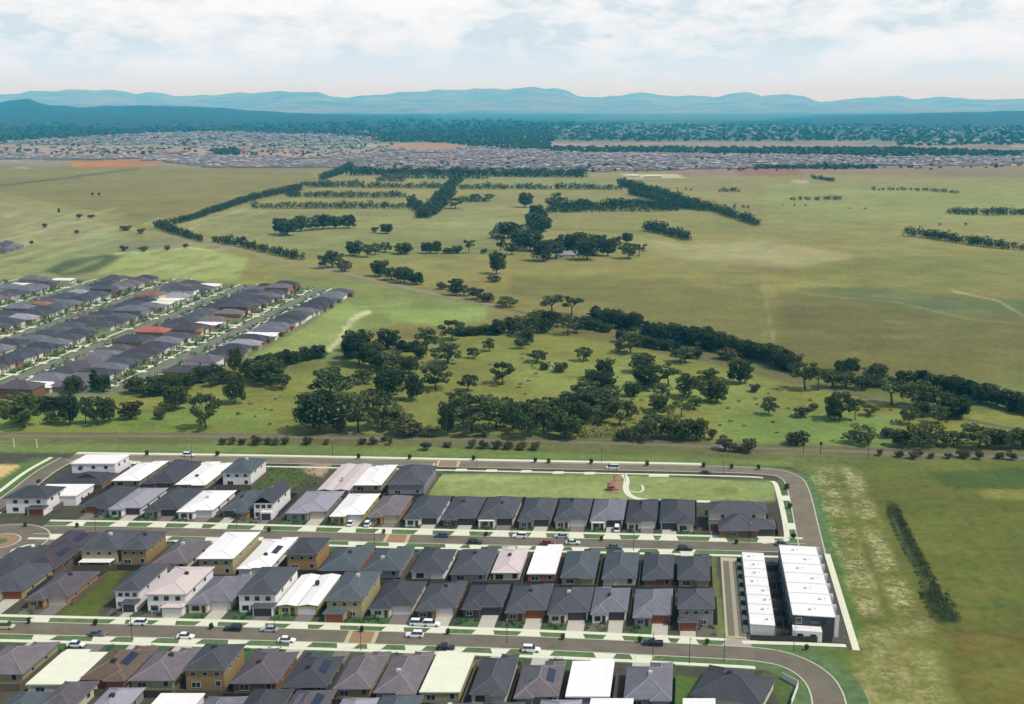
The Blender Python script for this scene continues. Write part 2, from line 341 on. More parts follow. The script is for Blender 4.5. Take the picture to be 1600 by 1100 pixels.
for k_ in range(150):
    x_, y_ = random.uniform(-20, 1640), random.uniform(290, 560) ** 1.0; l_ = random.uniform(20, 110)
    line([(x_, y_), (x_ + l_, y_ + random.uniform(-3, 3) + l_ * .03)], random.uniform(.6, 3.2), random.choice([(116, 120, 66), (160, 156, 104), (150, 138, 84), (120, 128, 76), (136, 124, 74)]), 7, .38)
for k_ in range(110):
    x_, y_ = random.uniform(0, 1600), random.uniform(595, 672); l_ = random.uniform(10, 50)
    line([(x_, y_), (x_ + l_, y_ + random.uniform(-1, 2))], random.uniform(.5, 1.8), random.choice([(104, 118, 52), (150, 150, 84), (128, 112, 64), (112, 130, 58)]), 5, .5)
tuft([(0, 330), (170, 345), (200, 372), (0, 400)], .4, 30)
# the housing blocks' own ground
BLK = [(-BIG, 706), (0, 707), (400, 712), (800, 721), (1238, 730), (1252, 742), (1290, 858), (1330, 1004), (1322, 1040), (1318, 1400), (-BIG, 1400)]
paint(BLK, (84, 82, 68), 3)
paint([(668, 740), (980, 742), (1208, 752), (1214, 784), (1100, 782), (668, 776)], (146, 160, 94), 3)
paint([(672, 745), (800, 745), (800, 752), (672, 750)], (164, 176, 110), 5)
paint([(1120, 762), (1150, 760), (1155, 772), (1115, 774)], (130, 138, 62), 8)
paint([(405, 735), (470, 728), (500, 730), (450, 768), (395, 765)], (92, 106, 52), 6)
paint([(470, 728), (520, 722), (505, 745), (480, 742)], (180, 156, 132), 6)
paint([(140, 893), (198, 885), (172, 930), (150, 962), (90, 962)], (96, 108, 46), 3)
paint([(1100, 868), (1117, 868), (1136, 1000), (1118, 1000)], (118, 122, 70), 2)
paint([(0, 735), (35, 722), (60, 716), (95, 716), (0, 780), (-200, 900), (-200, 735)], (92, 116, 62), 3)
paint([(-60, 728), (33, 725), (22, 736), (0, 748), (-60, 752)], (206, 176, 118), 3)
paint([(1052, 1055), (1105, 1062), (1070, 1100), (1052, 1100)], (92, 118, 50), 3)
paint([(1190, 1052), (1236, 1052), (1258, 1080), (1262, 1110), (1225, 1110)], (92, 112, 58), 3)
paint([(1236, 1010), (1326, 1012), (1332, 1200), (1300, 1200), (1316, 1060), (1290, 1030)], (100, 118, 56), 4)
paint([(1215, 750), (1250, 742), (1286, 856), (1240, 850)], (92, 112, 66), 3)
# left estate ground
paint([(-BIG, 432), (120, 436), (330, 440), (555, 455), (482, 508), (390, 558), (300, 592), (200, 615), (60, 628), (-BIG, 640)], (122, 130, 92), 4)
ga = np.stack([alb(c, 1) for c in (np.clip(CC, 0, 255) // 1)]) if False else None
c_ = np.clip(CC, 0, 255) / 255; LIN = np.where(c_ <= .04, c_ / 12.92, ((c_ + .055) / 1.055) ** 2.4) * .76
LIN = LIN * .92 + LIN.mean(1, keepdims=True) * .08
NR, NT = len(rr), len(th); ii = np.arange(NR - 1)[:, None] * NT + np.arange(NT - 1)[None]
QD = np.stack([ii, ii + 1, ii + NT + 1, ii + NT], -1).reshape(-1, 4)[:, ::-1]
gm = bpy.data.materials.new('grassland'); gm.use_nodes = True; nt = gm.node_tree; gb = nt.nodes['Principled BSDF']
gb.inputs['Roughness'].default_value = .95; gb.inputs['Specular IOR Level'].default_value = .1
at = N('ShaderNodeAttribute', attribute_name='field'); at2 = N('ShaderNodeAttribute', attribute_name='tuft'); tcc = N('ShaderNodeTexCoord')
def gn(scale, detail, lo, hi, a, b, rough=.6):
    n = N('ShaderNodeTexNoise'); n.inputs['Scale'].default_value = scale; n.inputs['Detail'].default_value = detail; n.inputs['Roughness'].default_value = rough
    LK(tcc.outputs['Object'], n.inputs['Vector']); m = N('ShaderNodeMapRange'); m.inputs['From Min'].default_value = lo; m.inputs['From Max'].default_value = hi
    m.inputs['To Min'].default_value = a; m.inputs['To Max'].default_value = b; LK(n.outputs['Fac'], m.inputs['Value']); return m.outputs[0]
def mul(a, b, op='MULTIPLY'):
    m = N('ShaderNodeMath', operation=op)
    for i, q in enumerate((a, b)):
        if isinstance(q, (int, float)): m.inputs[i].default_value = q
        else: LK(q, m.inputs[i])
    return m.outputs[0]
val = mul(mul(gn(.30, 9, .32, .68, .70, 1.30, .8), gn(.03, 7, .32, .68, .80, 1.2, .7)), gn(.005, 6, .3, .7, .86, 1.14))
hue = gn(.012, 6, .35, .65, 0, 1, .7); hue2 = gn(.11, 7, .35, .68, 0, 1, .7)
sc = N('ShaderNodeVectorMath', operation='SCALE'); LK(at.outputs['Color'], sc.inputs[0]); LK(val, sc.inputs['Scale'])
def tintmix(src, fac, tint, k):
    t1 = N('ShaderNodeVectorMath', operation='MULTIPLY'); LK(src, t1.inputs[0]); t1.inputs[1].default_value = tint
    mx = N('ShaderNodeMix', data_type='RGBA'); LK(mul(fac, k), mx.inputs[0]); LK(src, mx.inputs[6]); LK(t1.outputs[0], mx.inputs[7]); return mx.outputs[2]
g1 = tintmix(sc.outputs[0], hue, (1.12, .99, .86), .7); g2 = tintmix(g1, hue2, (.78, .98, .86), .7)
tn = mul(mul(gn(.5, 8, .45, .59, 0, 1, .9), gn(.09, 6, .41, .57, 0, 1, .8)), at2.outputs['Fac'])
mx = N('ShaderNodeMix', data_type='RGBA'); LK(tn, mx.inputs[0]); LK(g2, mx.inputs[6]); mx.inputs[7].default_value = (*alb((206, 200, 148), .85), 1)
LK(mx.outputs[2], gb.inputs['Base Color'])
bpn = N('ShaderNodeBump'); bpn.inputs['Strength'].default_value = .6; bpn.inputs['Distance'].default_value = .35
LK(gn(.8, 6, 0, 1, 0, 1, .8), bpn.inputs['Height']); LK(bpn.outputs[0], gb.inputs['Normal'])
go = bpy.data.objects.new('ground', np_mesh('ground', np.stack([GX, GY, np.zeros_like(GX)], 1), QD, [gm],
     {'field': ('FLOAT_COLOR', np.concatenate([LIN, np.ones((len(LIN), 1))], 1)), 'tuft': ('FLOAT', TUFT)})); COL.objects.link(go); tag(go, kind='structure')
# ------------------------------------------------------------------ far hills
def ridge(name, prof, d0, dpk, d1, m, rough, seed):
    xs = np.linspace(-900, 2500, 520); ds = np.linspace(d0, d1, 34); rs = np.random.RandomState(seed)
    ry = np.interp(xs, [p[0] for p in prof], [p[1] for p in prof]); top = (165 - ry) / (F_PX / cP) * dpk + CAM_H
    top = top * (1 + .05 * np.sin(xs / 14 + seed) * np.sin(xs / 37 + 1) + .03 * np.sin(xs / 6.1) * np.sin(xs / 23)); wob = sum(np.sin(xs / l + rs.rand() * 6) * l for l in (9, 17, 31)) / 57
    XS, DS = np.meshgrid(xs, ds); t = np.where(DS < dpk, (DS - d0) / (dpk - d0), (d1 - DS) / (d1 - dpk)); t = np.clip(t, 0, 1)
    sm = t ** 1.25
    nz = np.zeros_like(XS)
    for l, a in ((60, .5), (27, .3), (13, .2)):
        nz += a * np.sin(XS / l + rs.rand() * 6 + 5 * t) * np.sin(DS / (l * 55) + rs.rand() * 6)
    Z = top[None] * sm + nz * rough * (t * (1 - t) * 4) * top[None]
    Z = np.where((t <= .001), -.5, Z)
    ang = (XS - 800) / (F_PX / cP); X = DS * ang; V = np.stack([X, DS, Z], -1).reshape(-1, 3)
    nt_ = len(xs); i2 = np.arange(len(ds) - 1)[:, None] * nt_ + np.arange(nt_ - 1)[None]
    Q = np.stack([i2, i2 + 1, i2 + nt_ + 1, i2 + nt_], -1).reshape(-1, 4)
    me = np_mesh(name, V, Q, [m]); me.polygons.foreach_set('use_smooth', np.ones(len(Q), bool))
    o = bpy.data.objects.new(name, me); COL.objects.link(o); tag(o, kind='structure')
PROF = [(-900, 150), (-300, 145), (0, 148), (50, 143), (100, 142), (130, 140), (180, 140), (215, 147), (235, 144), (270, 149), (310, 149), (400, 145), (440, 142), (495, 144), (520, 152), (545, 152), (600, 146), (680, 142),
        (745, 138), (790, 140), (830, 137.5), (870, 137), (885, 142), (900, 149), (940, 153), (1000, 144), (1050, 150), (1120, 151), (1150, 145), (1165, 142.5), (1180, 145), (1190, 151), (1230, 147), (1255, 151), (1280, 159), (1330, 154),
        (1400, 150), (1430, 154), (1480, 151), (1520, 156), (1600, 154), (1900, 150), (2500, 156)]
hm = mat('forested_range', (114, 92, 64), .95, .75, .0009, k=.8)
ridge('mountain_range', PROF, 21000, 33000, 44000, hm, .30, 3)
PROF2 = [(-900, 150), (-200, 158), (0, 158), (25, 155), (45, 155), (75, 163), (120, 166), (250, 164), (330, 167), (400, 172), (480, 177), (600, 181), (700, 186), (800, 190), (1000, 196), (1150, 192), (1300, 183), (1450, 176), (1600, 172), (2500, 166)]
PROF2 = [(a, 165 + (b - 165) * 1.0) for a, b in PROF2]
hm2 = mat('forested_foothills', (20, 40, 32), .95, .8, .003, k=.5)
ridge('foothills', PROF2, 6800, 12500, 19000, hm2, .22, 5)
hm3 = mat('pale_pasture_rise', (120, 120, 90), .95, .35, .003)
# ------------------------------------------------------------------ roads, paths, kerbs
asph = mat('asphalt', (116, 108, 92), .9, .20, .16, k=.75); asph2 = mat('asphalt_pale', (122, 114, 94), .9, .2, .16, k=.8)
conc = mat('path_concrete', (214, 216, 190), .85, .06, .8, k=.85); kerbm = mat('kerb_concrete', (190, 192, 168), .85, .08, .8, k=.8)
verge = mat('verge_grass', (92, 116, 68), .95, .35, .35, k=.75); brick = mat('crossing_paving', (160, 128, 96), .85, .2, 1.5)
lawn = mat('front_lawn', (66, 98, 54), .95, .35, .5, k=.75); drive1 = mat('drive_concrete', (196, 192, 176), .85, .08, .8); drive2 = mat('drive_dark', (128, 120, 114), .85, .1, .8)
yard = mat('yard_ground', (116, 112, 96), .95, .3, .35, k=.6)
def W(pts, n=8): return spline([P(*p) for p in pts], n)
def ext(pl, a, b):
    p0 = pl[0] + (pl[0] - pl[1]).normalized() * a; p1 = pl[-1] + (pl[-1] - pl[-2]).normalized() * b
    return ([p0] if a else []) + pl + ([p1] if b else [])
R1 = ext(W([(0, 981), (400, 991), (800, 1004), (1100, 1018), (1190, 1024), (1240, 1036), (1275, 1058), (1292, 1085), (1298, 1120)]), 120, 60)
R2 = ext(W([(60, 828), (250, 831), (600, 841), (800, 846), (1100, 853), (1262, 857)]), 0, 0)
R3 = ext(W([(110, 715), (400, 719), (800, 727), (1100, 733), (1195, 737), (1232, 745), (1247, 765), (1262, 830), (1270, 865)]), 0, 0)
R5 = ext(W([(108, 716), (70, 738), (35, 765), (-10, 798), (-60, 828)]), 0, 40)
def roadset(name, pl, hw, vn, vs, n_path=True, s_path=True, pw=1.5):
    ribbon('verge', pl, hw + .2, hw + vn + pw + .6, .02, verge); ribbon('verge', pl, -hw - .2, -hw - vs - pw - .6, .024, verge)
    ribbon(name, pl, hw, -hw, .05, asph if name == 'road' else asph2)
    ribbon('kerb', pl, hw + .22, hw - .12, .14, kerbm, .12); ribbon('kerb', pl, -hw + .12, -hw - .22, .145, kerbm, .12)
    if n_path: ribbon('footpath', pl, hw + vn + pw, hw + vn, .07, conc)
    if s_path: ribbon('footpath', pl, -hw - vs, -hw - vs - pw, .075, conc)
roadset('road', R1[:-34], 3.6, 2.9, 2.9)
ribbon('verge', R1[-35:], 3.8, 9, .021, verge); ribbon('verge', R1[-35:], -3.8, -8, .025, verge)
ribbon('road', R1[-35:], 3.7, -3.7, .052, asph); ribbon('kerb', R1[-35:], 4.0, 3.6, .14, kerbm, .12); ribbon('kerb', R1[-35:], -3.6, -4.0, .145, kerbm, .12)
roadset('road', R2, 3.6, 4.2, 3.2)
i3 = 34
ribbon('verge', R3, 3.8, 6.5, .021, verge); ribbon('road', R3, 3.7, -3.7, .054, asph2); ribbon('footpath', R3[:25], 7.3, 4.9, .08, conc)
ribbon('kerb', R3, 4.0, 3.6, .14, kerbm, .12); ribbon('kerb', R3, -3.6, -4.0, .145, kerbm, .12)
ribbon('footpath', R3[8:33], -7.2, -8.6, .08, conc)
ribbon('road', R5, 3.4, -3.4, .058, asph); ribbon('kerb', R5, -3.4, -3.8, .14, kerbm, .12); ribbon('footpath', R5, -6.5, -8.2, .08, conc); ribbon('kerb', R5, 3.8, 3.4, .145, kerbm, .12)
# roundabout at the west end of the middle street
def disc(name, c, r0, r1, z, m, n=40, h=0):
    mb = MB(); vs = []
    for r in ((r0, r1) if r0 else (r1,)): vs += [(c.x + r * math.cos(i * 2 * math.pi / n), c.y + r * math.sin(i * 2 * math.pi / n), z) for i in range(n)]
    if r0: mb.add(vs, [(i, n + i, n + (i + 1) % n, (i + 1) % n) for i in range(n)])
    else: mb.add(vs, [tuple(range(n))])
    if h: mb.add([(v[0], v[1], z - h) for v in vs[-n:]] + vs[-n:], [(i, (i + 1) % n, n + (i + 1) % n, n + i) for i in range(n)])
    return tag(mb.build(name, m), kind='structure')
rc = P(-2, 846); disc('road', rc, 0, 15, .06, asph); disc('kerb', rc, 14.9, 15.4, .14, kerbm); disc('kerb', rc, 6.2, 6.7, .15, kerbm); disc('road', rc, 2.6, 6.2, .10, brick); disc('verge', rc, 0, 2.6, .12, verge)
sheet('road', [P(30, 838), P(110, 824), P(110, 834), P(30, 862)], .062, asph)
sheet('verge', [P(22, 858), P(52, 850), P(40, 868), P(20, 872)], .09, lawn); ribbon('footpath', W([(20, 872), (20, 860), (52, 851), (40, 868), (22, 874)], 3), .5, -.5, .1, conc)
# east terraces: private lane, paths and yards
V1 = lambda x, y: uv(P(x, y))
def quad(name, u0, v0, u1, v1, z, m): return sheet(name, [UV(u0, v0), UV(u1, v0), UV(u1, v1), UV(u0, v1)], z, m)
LU0, _ = V1(1150, 985); LU1, _ = V1(1184, 985)
_, vN = V1(1150, 872); _, vS = V1(1170, 996)
q_ = lambda x: uv(P(x, 985))[0]
quad('lane', q_(1133), vS - 1, q_(1165), vN, .085, mat('lane_border', (188, 186, 150), .9, .1, 1))
quad('lane', q_(1137), vS, q_(1147.5), vN - 3, .095, mat('lane_paving', (124, 116, 98), .9, .14, 1.2)); quad('lane', q_(1154), vS, q_(1164.5), vN - 3, .095, MATS['lane_paving'])
quad('lane', q_(1147.5), vS, q_(1154), vN - 3, .094, mat('lane_strip', (172, 166, 144), .9, .1, 1))
sheet('driveway', [P(1136, 999), P(1168, 999), P(1176, 1011), P(1126, 1010)], .11, mat('crossover_brick', (176, 164, 148), .9, .1, 1))
eu0 = uv(P(1172, 985))[0]; eu1 = uv(P(1326, 985))[0]; es = uv(P(1250, 1000))[1]; en = uv(P(1250, 856))[1]
quad('yard', eu0, es, eu1 - .8, en, .03, mat('courtyard_paving', (96, 92, 84), .9, .3, .5, k=.6))
ribbon('footpath', [P(1160, 1004), P(1240, 1006), P(1322, 1009.5)], .9, -.9, .12, conc)
ribbon('footpath', [UV(eu1 + .4, es - 4), UV(eu1 + .4, en - 4)], .9, -.9, .125, conc)
sheet('verge', [P(1165, 1006), P(1320, 1012), P(1322, 1016), P(1250, 1020), P(1170, 1012)], .028, verge)
# paved bays and crossings
for x0, x1, yy, hh in ((713, 730, 733, 4), (760, 777, 734, 4), (815, 831, 735, 4), (865, 881, 737, 4), (914, 930, 738, 4), (1015, 1046, 741, 4.5)):
    sheet('paving', [P(x0, yy), P(x1, yy), P(x1 - 1, yy + hh), P(x0 - 2, yy + hh)], .16, conc)
def crossing(x, y, pl, wd=4.2, hw=3.6):
    c = P(x, y); i = min(range(len(pl)), key=lambda k: (pl[k] - c).length); j = min(i + 1, len(pl) - 1)
    d = (pl[j] - pl[j - 1]).normalized(); n = Vector((-d.y, d.x, 0)); t = (c - pl[i]).dot(d); c = pl[i] + d * t
    for a, b, z, m in ((-wd, wd, .10, mat('crossing_band', (196, 186, 140), .9, .1, 1)), (-wd + 1.1, wd - 1.1, .115, brick)):
        sheet('crossing', [c + d * a - n * hw * .97, c + d * b - n * hw * .97, c + d * b + n * hw * .97, c + d * a + n * hw * .97], z, m)
crossing(563, 1001, R1, 4.0); crossing(620, 842, R2, 4.0); crossing(700, 725, R3, 4.5, 3.7)
# park: path, play court
ribbon('footpath', W([(974, 741), (979, 750), (978, 764), (984, 774), (1000, 780), (1030, 782), (1110, 784)]), 1.1, -1.1, .07, conc)
ribbon('footpath', W([(985, 768), (1000, 769), (1005, 764), (1003, 758)]), .4, -.4, .072, conc)
sheet('play_surface', [P(945, 770), P(952, 752), P(968, 742), P(976, 744), P(974, 760), P(966, 772)], .05, mat('bark_softfall', (160, 134, 104), .95, .25, .5))
ribbon('footpath', W([(1205, 752), (1212, 760), (1222, 800), (1228, 838), (1222, 845), (1190, 848)]), 1.2, -.6, .09, conc)
for a, b in (((1217, 775), (1233, 783)), ((1227, 818), (1242, 828))): sheet('paving', [P(a[0], a[1]), P(b[0], a[1]), P(b[0] + 2, b[1]), P(a[0] + 2, b[1])], .165, conc)
sheet('verge', [P(1226, 757), P(1230, 755), P(1246, 850), P(1230, 852)], .027, verge)
# rail reserve / back road and the long lane through the paddocks
bk = mat('back_road', (124, 116, 96), .95, .12, .1)
ribbon('road', ext(W([(0, 683), (300, 682), (800, 689), (1200, 701), (1600, 716)]), 200, 200), 1.8, -1.8, .05, bk)
ribbon('gravel_strip', ext(W([(0, 677), (400, 678), (800, 683), (1200, 695), (1600, 710)]), 200, 200), 1.0, -1.0, .055, mat('ballast', (112, 104, 88), .95, .2, .1))
LN = ext(W([(250, 366), (300, 377), (360, 388), (430, 404), (530, 425), (640, 451), (720, 467), (770, 477), (850, 497), (900, 514), (1050, 547), (1230, 592), (1400, 632), (1600, 674)]), 40, 300)
ribbon('road', LN[:58], 3.0, -3.0, .06, mat('lane_bitumen', (146, 138, 112), .95, .1, .08)); ribbon('road', LN[57:], 2.2, -2.2, .06, mat('lane_gravel', (112, 104, 78), .95, .25, .1))
# ------------------------------------------------------------------ house materials
ROOF = {'slate': ('dark slate grey', (80, 82, 88)), 'char': ('charcoal', (70, 71, 77)), 'teal': ('blue grey', (86, 96, 100)), 'grey': ('mid grey', (122, 122, 130)), 'pale': ('pale grey', (158, 156, 164)),
        'purple': ('purple grey', (100, 92, 98)), 'mauve': ('dusty mauve', (122, 113, 116)), 'brown': ('warm brown', (118, 98, 82)), 'plum': ('dark plum brown', (78, 68, 76)),
        'white': ('white metal', (252, 250, 246)), 'cream': ('cream metal', (240, 242, 214)), 'pink': ('pale pinkish', (216, 202, 196)), 'orange': ('orange tiled', (190, 112, 88)), 'tan': ('tan tiled', (150, 112, 86))}
for k_, (n_, c_) in ROOF.items():
    wm = k_ in ('white', 'cream', 'pink', 'pale')
    mat('roof_' + k_, c_, .5 if wm else .62, .06 if wm else .22, .35, wave=1.1 if wm else 1.6, spec=.4, obj_var=0 if wm else .12, k=.74 if wm else .60)
    mat('cap_' + k_, tuple(min(250, v * (.97 if wm else 1.28)) for v in c_), .6, .05, 1, k=.70)
WALL = {'white': ('white', (232, 230, 226)), 'cream': ('cream', (206, 200, 176)), 'ochre': ('yellow ochre brick', (162, 154, 112)), 'tan': ('tan brick', (160, 126, 82)), 'brown': ('brown brick', (124, 92, 68)),
        'red': ('red brick', (146, 92, 72)), 'grey': ('grey', (140, 138, 136)), 'dark': ('dark grey', (72, 70, 72)), 'lemon': ('lime yellow', (176, 174, 84)), 'gold': ('golden brown', (146, 124, 80))}
for k_, (n_, c_) in WALL.items(): mat('wall_' + k_, c_, .85, .12, 1.5, k=.8)
glass = mat('window_glass', (52, 62, 74), .12, .1, 1, spec=.8, k=.6); frame = mat('window_frame', (206, 206, 202), .5, .03, 1); framed = mat('window_frame_dark', (58, 58, 60), .5, .03, 1)
gd = {'white': mat('garage_door_white', (226, 224, 220), .6, .04, 1, wave=2.5), 'dark': mat('garage_door_dark', (66, 66, 72), .5, .05, 1, wave=2.5), 'red': mat('garage_door_timber', (140, 74, 46), .6, .12, 1, wave=2.5), 'cream': mat('garage_door_cream', (206, 200, 180), .6, .05, 1, wave=2.5)}
fasc = mat('fascia', (150, 148, 146), .6, .03, 1); soff = mat('soffit', (190, 186, 178), .8, .03, 1)
solar = mat('solar_panel', (34, 38, 58), .2, .05, 1, spec=.8); coolm = mat('cooler_housing', (60, 60, 62), .6, .05, 1); coolw = mat('cooler_housing_pale', (206, 204, 200), .6, .05, 1)
def hip(mb, caps, x0, y0, x1, y1, z, tan, T, fh=.2, ends=(1, 1, 1, 1), ex=0, ridge_ends=True):
    """hip roof over an eave rectangle; ex>0 keeps the ridge running past y1 by ex (a wing dying into a main roof)"""
    w, d = x1 - x0, y1 - y0
    if w <= d or ex:
        r = w / 2; ya = y0 + r; yb = (y1 + ex) if ex else max(y1 - r, ya + .01); A = ((x0 + x1) / 2, ya, z + r * tan); B = ((x0 + x1) / 2, yb, z + r * tan)
        yy = (y1 + ex) if ex else y1
    else:
        r = d / 2; A = (x0 + r, (y0 + y1) / 2, z + r * tan); B = (x1 - r, (y0 + y1) / 2, z + r * tan); yy = y1
    c = [(x0, y0, z), (x1, y0, z), (x1, yy, z), (x0, yy, z)]
    t = lambda p: (*T(p[0], p[1]), p[2])
    V = [t(p) for p in c + [A, B]] + [t((p[0], p[1], z - fh)) for p in c]
    if w <= d or ex: F = [(0, 1, 4), (1, 2, 5, 4), (2, 3, 5), (3, 0, 4, 5)]; H = [(0, 4), (1, 4), (4, 5)] + ([] if ex else [(2, 5), (3, 5)])
    else: F = [(0, 1, 5, 4), (1, 2, 5), (2, 3, 4, 5), (3, 0, 4)]; H = [(0, 4), (3, 4), (1, 5), (2, 5), (4, 5)]
    mb.add(V, F, 0); mb.add(V, [(0, 6, 7, 1), (1, 7, 8, 2), (2, 8, 9, 3), (3, 9, 6, 0), (9, 8, 7, 6)], 1)
    for a, b in H:
        a_, b_ = Vector(V[a]), Vector(V[b])
        if (b_ - a_).length > .4: caps.bar(a_ + Vector((0, 0, .01)), b_ + Vector((0, 0, .01)), .13, n=4)
def gable(mb, caps, x0, y0, x1, y1, z, tan, T, fh=.18):
    r = (x1 - x0) / 2; xm = (x0 + x1) / 2; t = lambda x, y, q: (*T(x, y), q)
    V = [t(x0, y0, z), t(x1, y0, z), t(x1, y1, z), t(x0, y1, z), t(xm, y0, z + r * tan), t(xm, y1, z + r * tan)]
    V += [(v[0], v[1], v[2] - fh) for v in V]
    mb.add(V, [(3, 0, 4, 5), (1, 2, 5, 4)], 0); mb.add(V, [(9, 11, 10, 6), (7, 10, 11, 8), (0, 6, 10, 4), (4, 10, 7, 1), (2, 8, 11, 5), (5, 11, 9, 3), (3, 9, 6, 0), (1, 7, 8, 2)], 1)
    caps.bar(V[4], V[5], .13, n=4)
def window(root, T, x, y, z, wd, ht, face, fm=None):
    """a framed window standing 3 cm proud; face: 'n' (towards -y), 's' (+y), 'e' (+x), 'w' (-x)"""
    f = MB(); g = MB(); s = -1 if face in 'nw' else 1
    def B(m, a0, a1, z0, z1, p0, p1):
        lo, hi = sorted((p0 * s, p1 * s))
        if face in 'ns': m.box(a0, y + lo, z0, a1, y + hi, z1, 0, T)
        else: m.box(x + lo, a0, z0, x + hi, a1, z1, 0, T)
    c = x if face in 'ns' else y; a0, a1 = c - wd / 2, c + wd / 2; b = .1
    B(f, a0, a0 + b, z, z + ht, -.02, .06); B(f, a1 - b, a1, z, z + ht, -.02, .06); B(f, a0 + b, a1 - b, z, z + b, -.02, .06); B(f, a0 + b, a1 - b, z + ht - b, z + ht, -.02, .06)
    if wd > 1.5: B(f, c - .04, c + .04, z + b, z + ht - b, -.02, .055)
    B(g, a0 + b, a1 - b, z + b, z + ht - b, -.01, .03)
    fo = f.build('window', fm or frame, root); g.build('pane', glass, fo)
HOUSES = []
def house(spec, face, row, idx, streets):
    """spec: xl, xr, y near eave, y far eave, storeys, roof, wall, options"""
    xl, xr, yn, yf, st, rk, wk = spec[:7]; op = spec[7] if len(spec) > 7 else {}
    h = {1: 2.75, 2: 5.5}[st] + op.get('dh', 0)
    A = P(xl, yn, h); B = P(xr, yn, h); C = P((xl + xr) / 2, yf, h); ex = (B - A); Wd = ex.length; ex.normalize()
    D = max(8, (C.y - (A.y + B.y) / 2) / LV.y); ang = math.atan2(ex.y, ex.x); D = op.get('D', D)
    px = Vector((-ex.y, ex.x, 0)); D *= LV.dot(px); sh = LV.dot(ex) / LV.dot(px)
    cen = (A + B) / 2 + LV * D / 2; root = empty('house', (cen.x, cen.y, 0), ang)
    far = face == 'f'
    def T(x, y):
        if far: x, y = Wd - x, D - y
        x -= Wd / 2; y -= D / 2; return (x + sh * y, y)
    rnd = random.Random(idx * 31 + len(row)); o = .5; style = op.get('roof', 'hip'); tan = op.get('tan', .42 if rk not in ('white', 'cream', 'pink') else .2)
    rm = [MATS['roof_' + rk], fasc, MATS['wall_' + wk]]; wm = MATS['wall_' + wk]; walls = MB(); roof = MB(); caps = MB(); H1 = 2.75
    side = op.get('g', rnd.choice('rl')); garw = min(5.6, Wd * .5); setb = 1.8
    gx0, gx1 = (Wd - o - garw, Wd - o) if side == 'r' else (o, o + garw)
    wx0, wx1 = (o, Wd - o - garw - .01) if side == 'r' else (o + garw + .01, Wd - o)
    if style == 'hip':
        ymain = setb if st == 1 else 1.0
        walls.box(o, ymain + o, 0, Wd - o, D - o, h - .15, 0, T); hip(roof, caps, 0, ymain, Wd, D, h, tan, T)
        if st == 1:
            walls.box(wx0 + .05, o, 0, wx1 - .05, ymain + o - .01, h - .15, 0, T); a0, a1 = wx0 - o + .06, wx1 + o
            if op.get('gab'): gable(roof, caps, a0, 0, a1, ymain + (a1 - a0) * .5 + .4, h + .03, tan * 1.15, T); roof.add([(*T(a0 + .3, o), h - .1), (*T(a1 - .3, o), h - .1), (*T((a0 + a1) / 2, o), h + .03 + (a1 - a0) / 2 * tan * 1.1)], [(0, 1, 2)], 2)
            else: hip(roof, caps, a0, 0, a1, ymain + .3, h + .03, tan, T, ex=(a1 - a0) * .5 + .2)
        else:
            walls.box(gx0 + .06, -.9, 0, gx1 - .06, ymain + o - .01, H1 - .1, 0, T); hip(roof, caps, gx0 - .35, -1.4, gx1 + .35, ymain + o + .2, H1, .35, T)
        if D > 17 and rnd.random() < .5 and st == 1:            # a shallow wing at the back
            hw = Wd * .45; b0 = .06 if rnd.random() < .5 else Wd - hw - .06
            T2 = lambda x, y: T(Wd - x, D - y)
            hip(roof, caps, b0, -.9, b0 + hw, .3, h + .035, tan, T2, ex=hw * .5 + .2); walls.box(b0 + .5, -.5, 0, b0 + hw - .5, .49, h - .15, 0, T2)
    elif style == 'gable':
        walls.box(o, 1.2, 0, Wd - o, D - o, h - .15, 0, T); gable(roof, caps, 0, .4, Wd, D, h, tan * 1.5, T)
        for yy in (1.2, D - .5): roof.add([(*T(o, yy), h - .16), (*T(Wd - o, yy), h - .16), (*T(Wd / 2, yy), h - .2 + Wd / 2 * tan * 1.5)], [(0, 1, 2), (2, 1, 0)], 2)
        walls.box(gx0, -.6, 0, gx1, 1.19, H1, 0, T)
    elif style == 'flat':
        walls.box(.3, .8, 0, Wd - .3, D - .3, h - .1, 0, T); roof.box(0, .5, h - .1, Wd, D, h + .22, 0, T)
        walls.box(gx0, -.7, 0, gx1, .79, H1, 0, T); roof.box(gx0 - .2, -.95, H1, gx1 + .2, .49, H1 + .2, 0, T)
    elif style == 'twin':            # two parallel low gables
        walls.box(.4, .6, 0, Wd - .4, D - .4, h - .15, 0, T)
        for a0, a1 in ((0, Wd * .5 - .1), (Wd * .5 + .1, Wd)): gable(roof, caps, a0, .2, a1, D, h, .16, T)
    walls.build('wall', wm, root); roof.build('roof', rm, root)
    if style != 'flat': caps.build('ridge_cap', MATS['cap_' + rk], root)
    fm = framed if wk in ('white', 'cream') and rnd.random() < .5 else frame
    # garage door and driveway
    gk = op.get('door', rnd.choice(['white', 'dark', 'dark', 'cream', 'red'])); gy = {'hip': (setb + o if st == 1 else -.9), 'gable': -.6, 'flat': -.7, 'twin': .6}[style]
    gm_ = MB(); gc = (gx0 + gx1) / 2; gm_.box(gc - garw / 2 + .35, gy - .05, .02, gc + garw / 2 - .35, gy - .004, 2.3, 0, T)
    gm_.build('garage_door', gd[gk], root)
    # windows on the street front
    wy = o if (style == 'hip' and st == 1) else {'hip': 1.5, 'gable': 1.2, 'flat': .8, 'twin': .6}[style]
    ww = wx1 - wx0
    window(root, T, wx0 + ww * .38, wy, .7, min(1.9, ww * .4), 1.4, 'n', fm)
    dmb = MB(); dx = wx0 + ww * (.8 if side == 'r' else .2); dmb.box(dx - .45, wy - .05, .1, dx + .45, wy - .004, 2.15, 0, T); dmb.build('front_door', mat('door_paint', (88, 60, 48), .6, .1, 1), root)
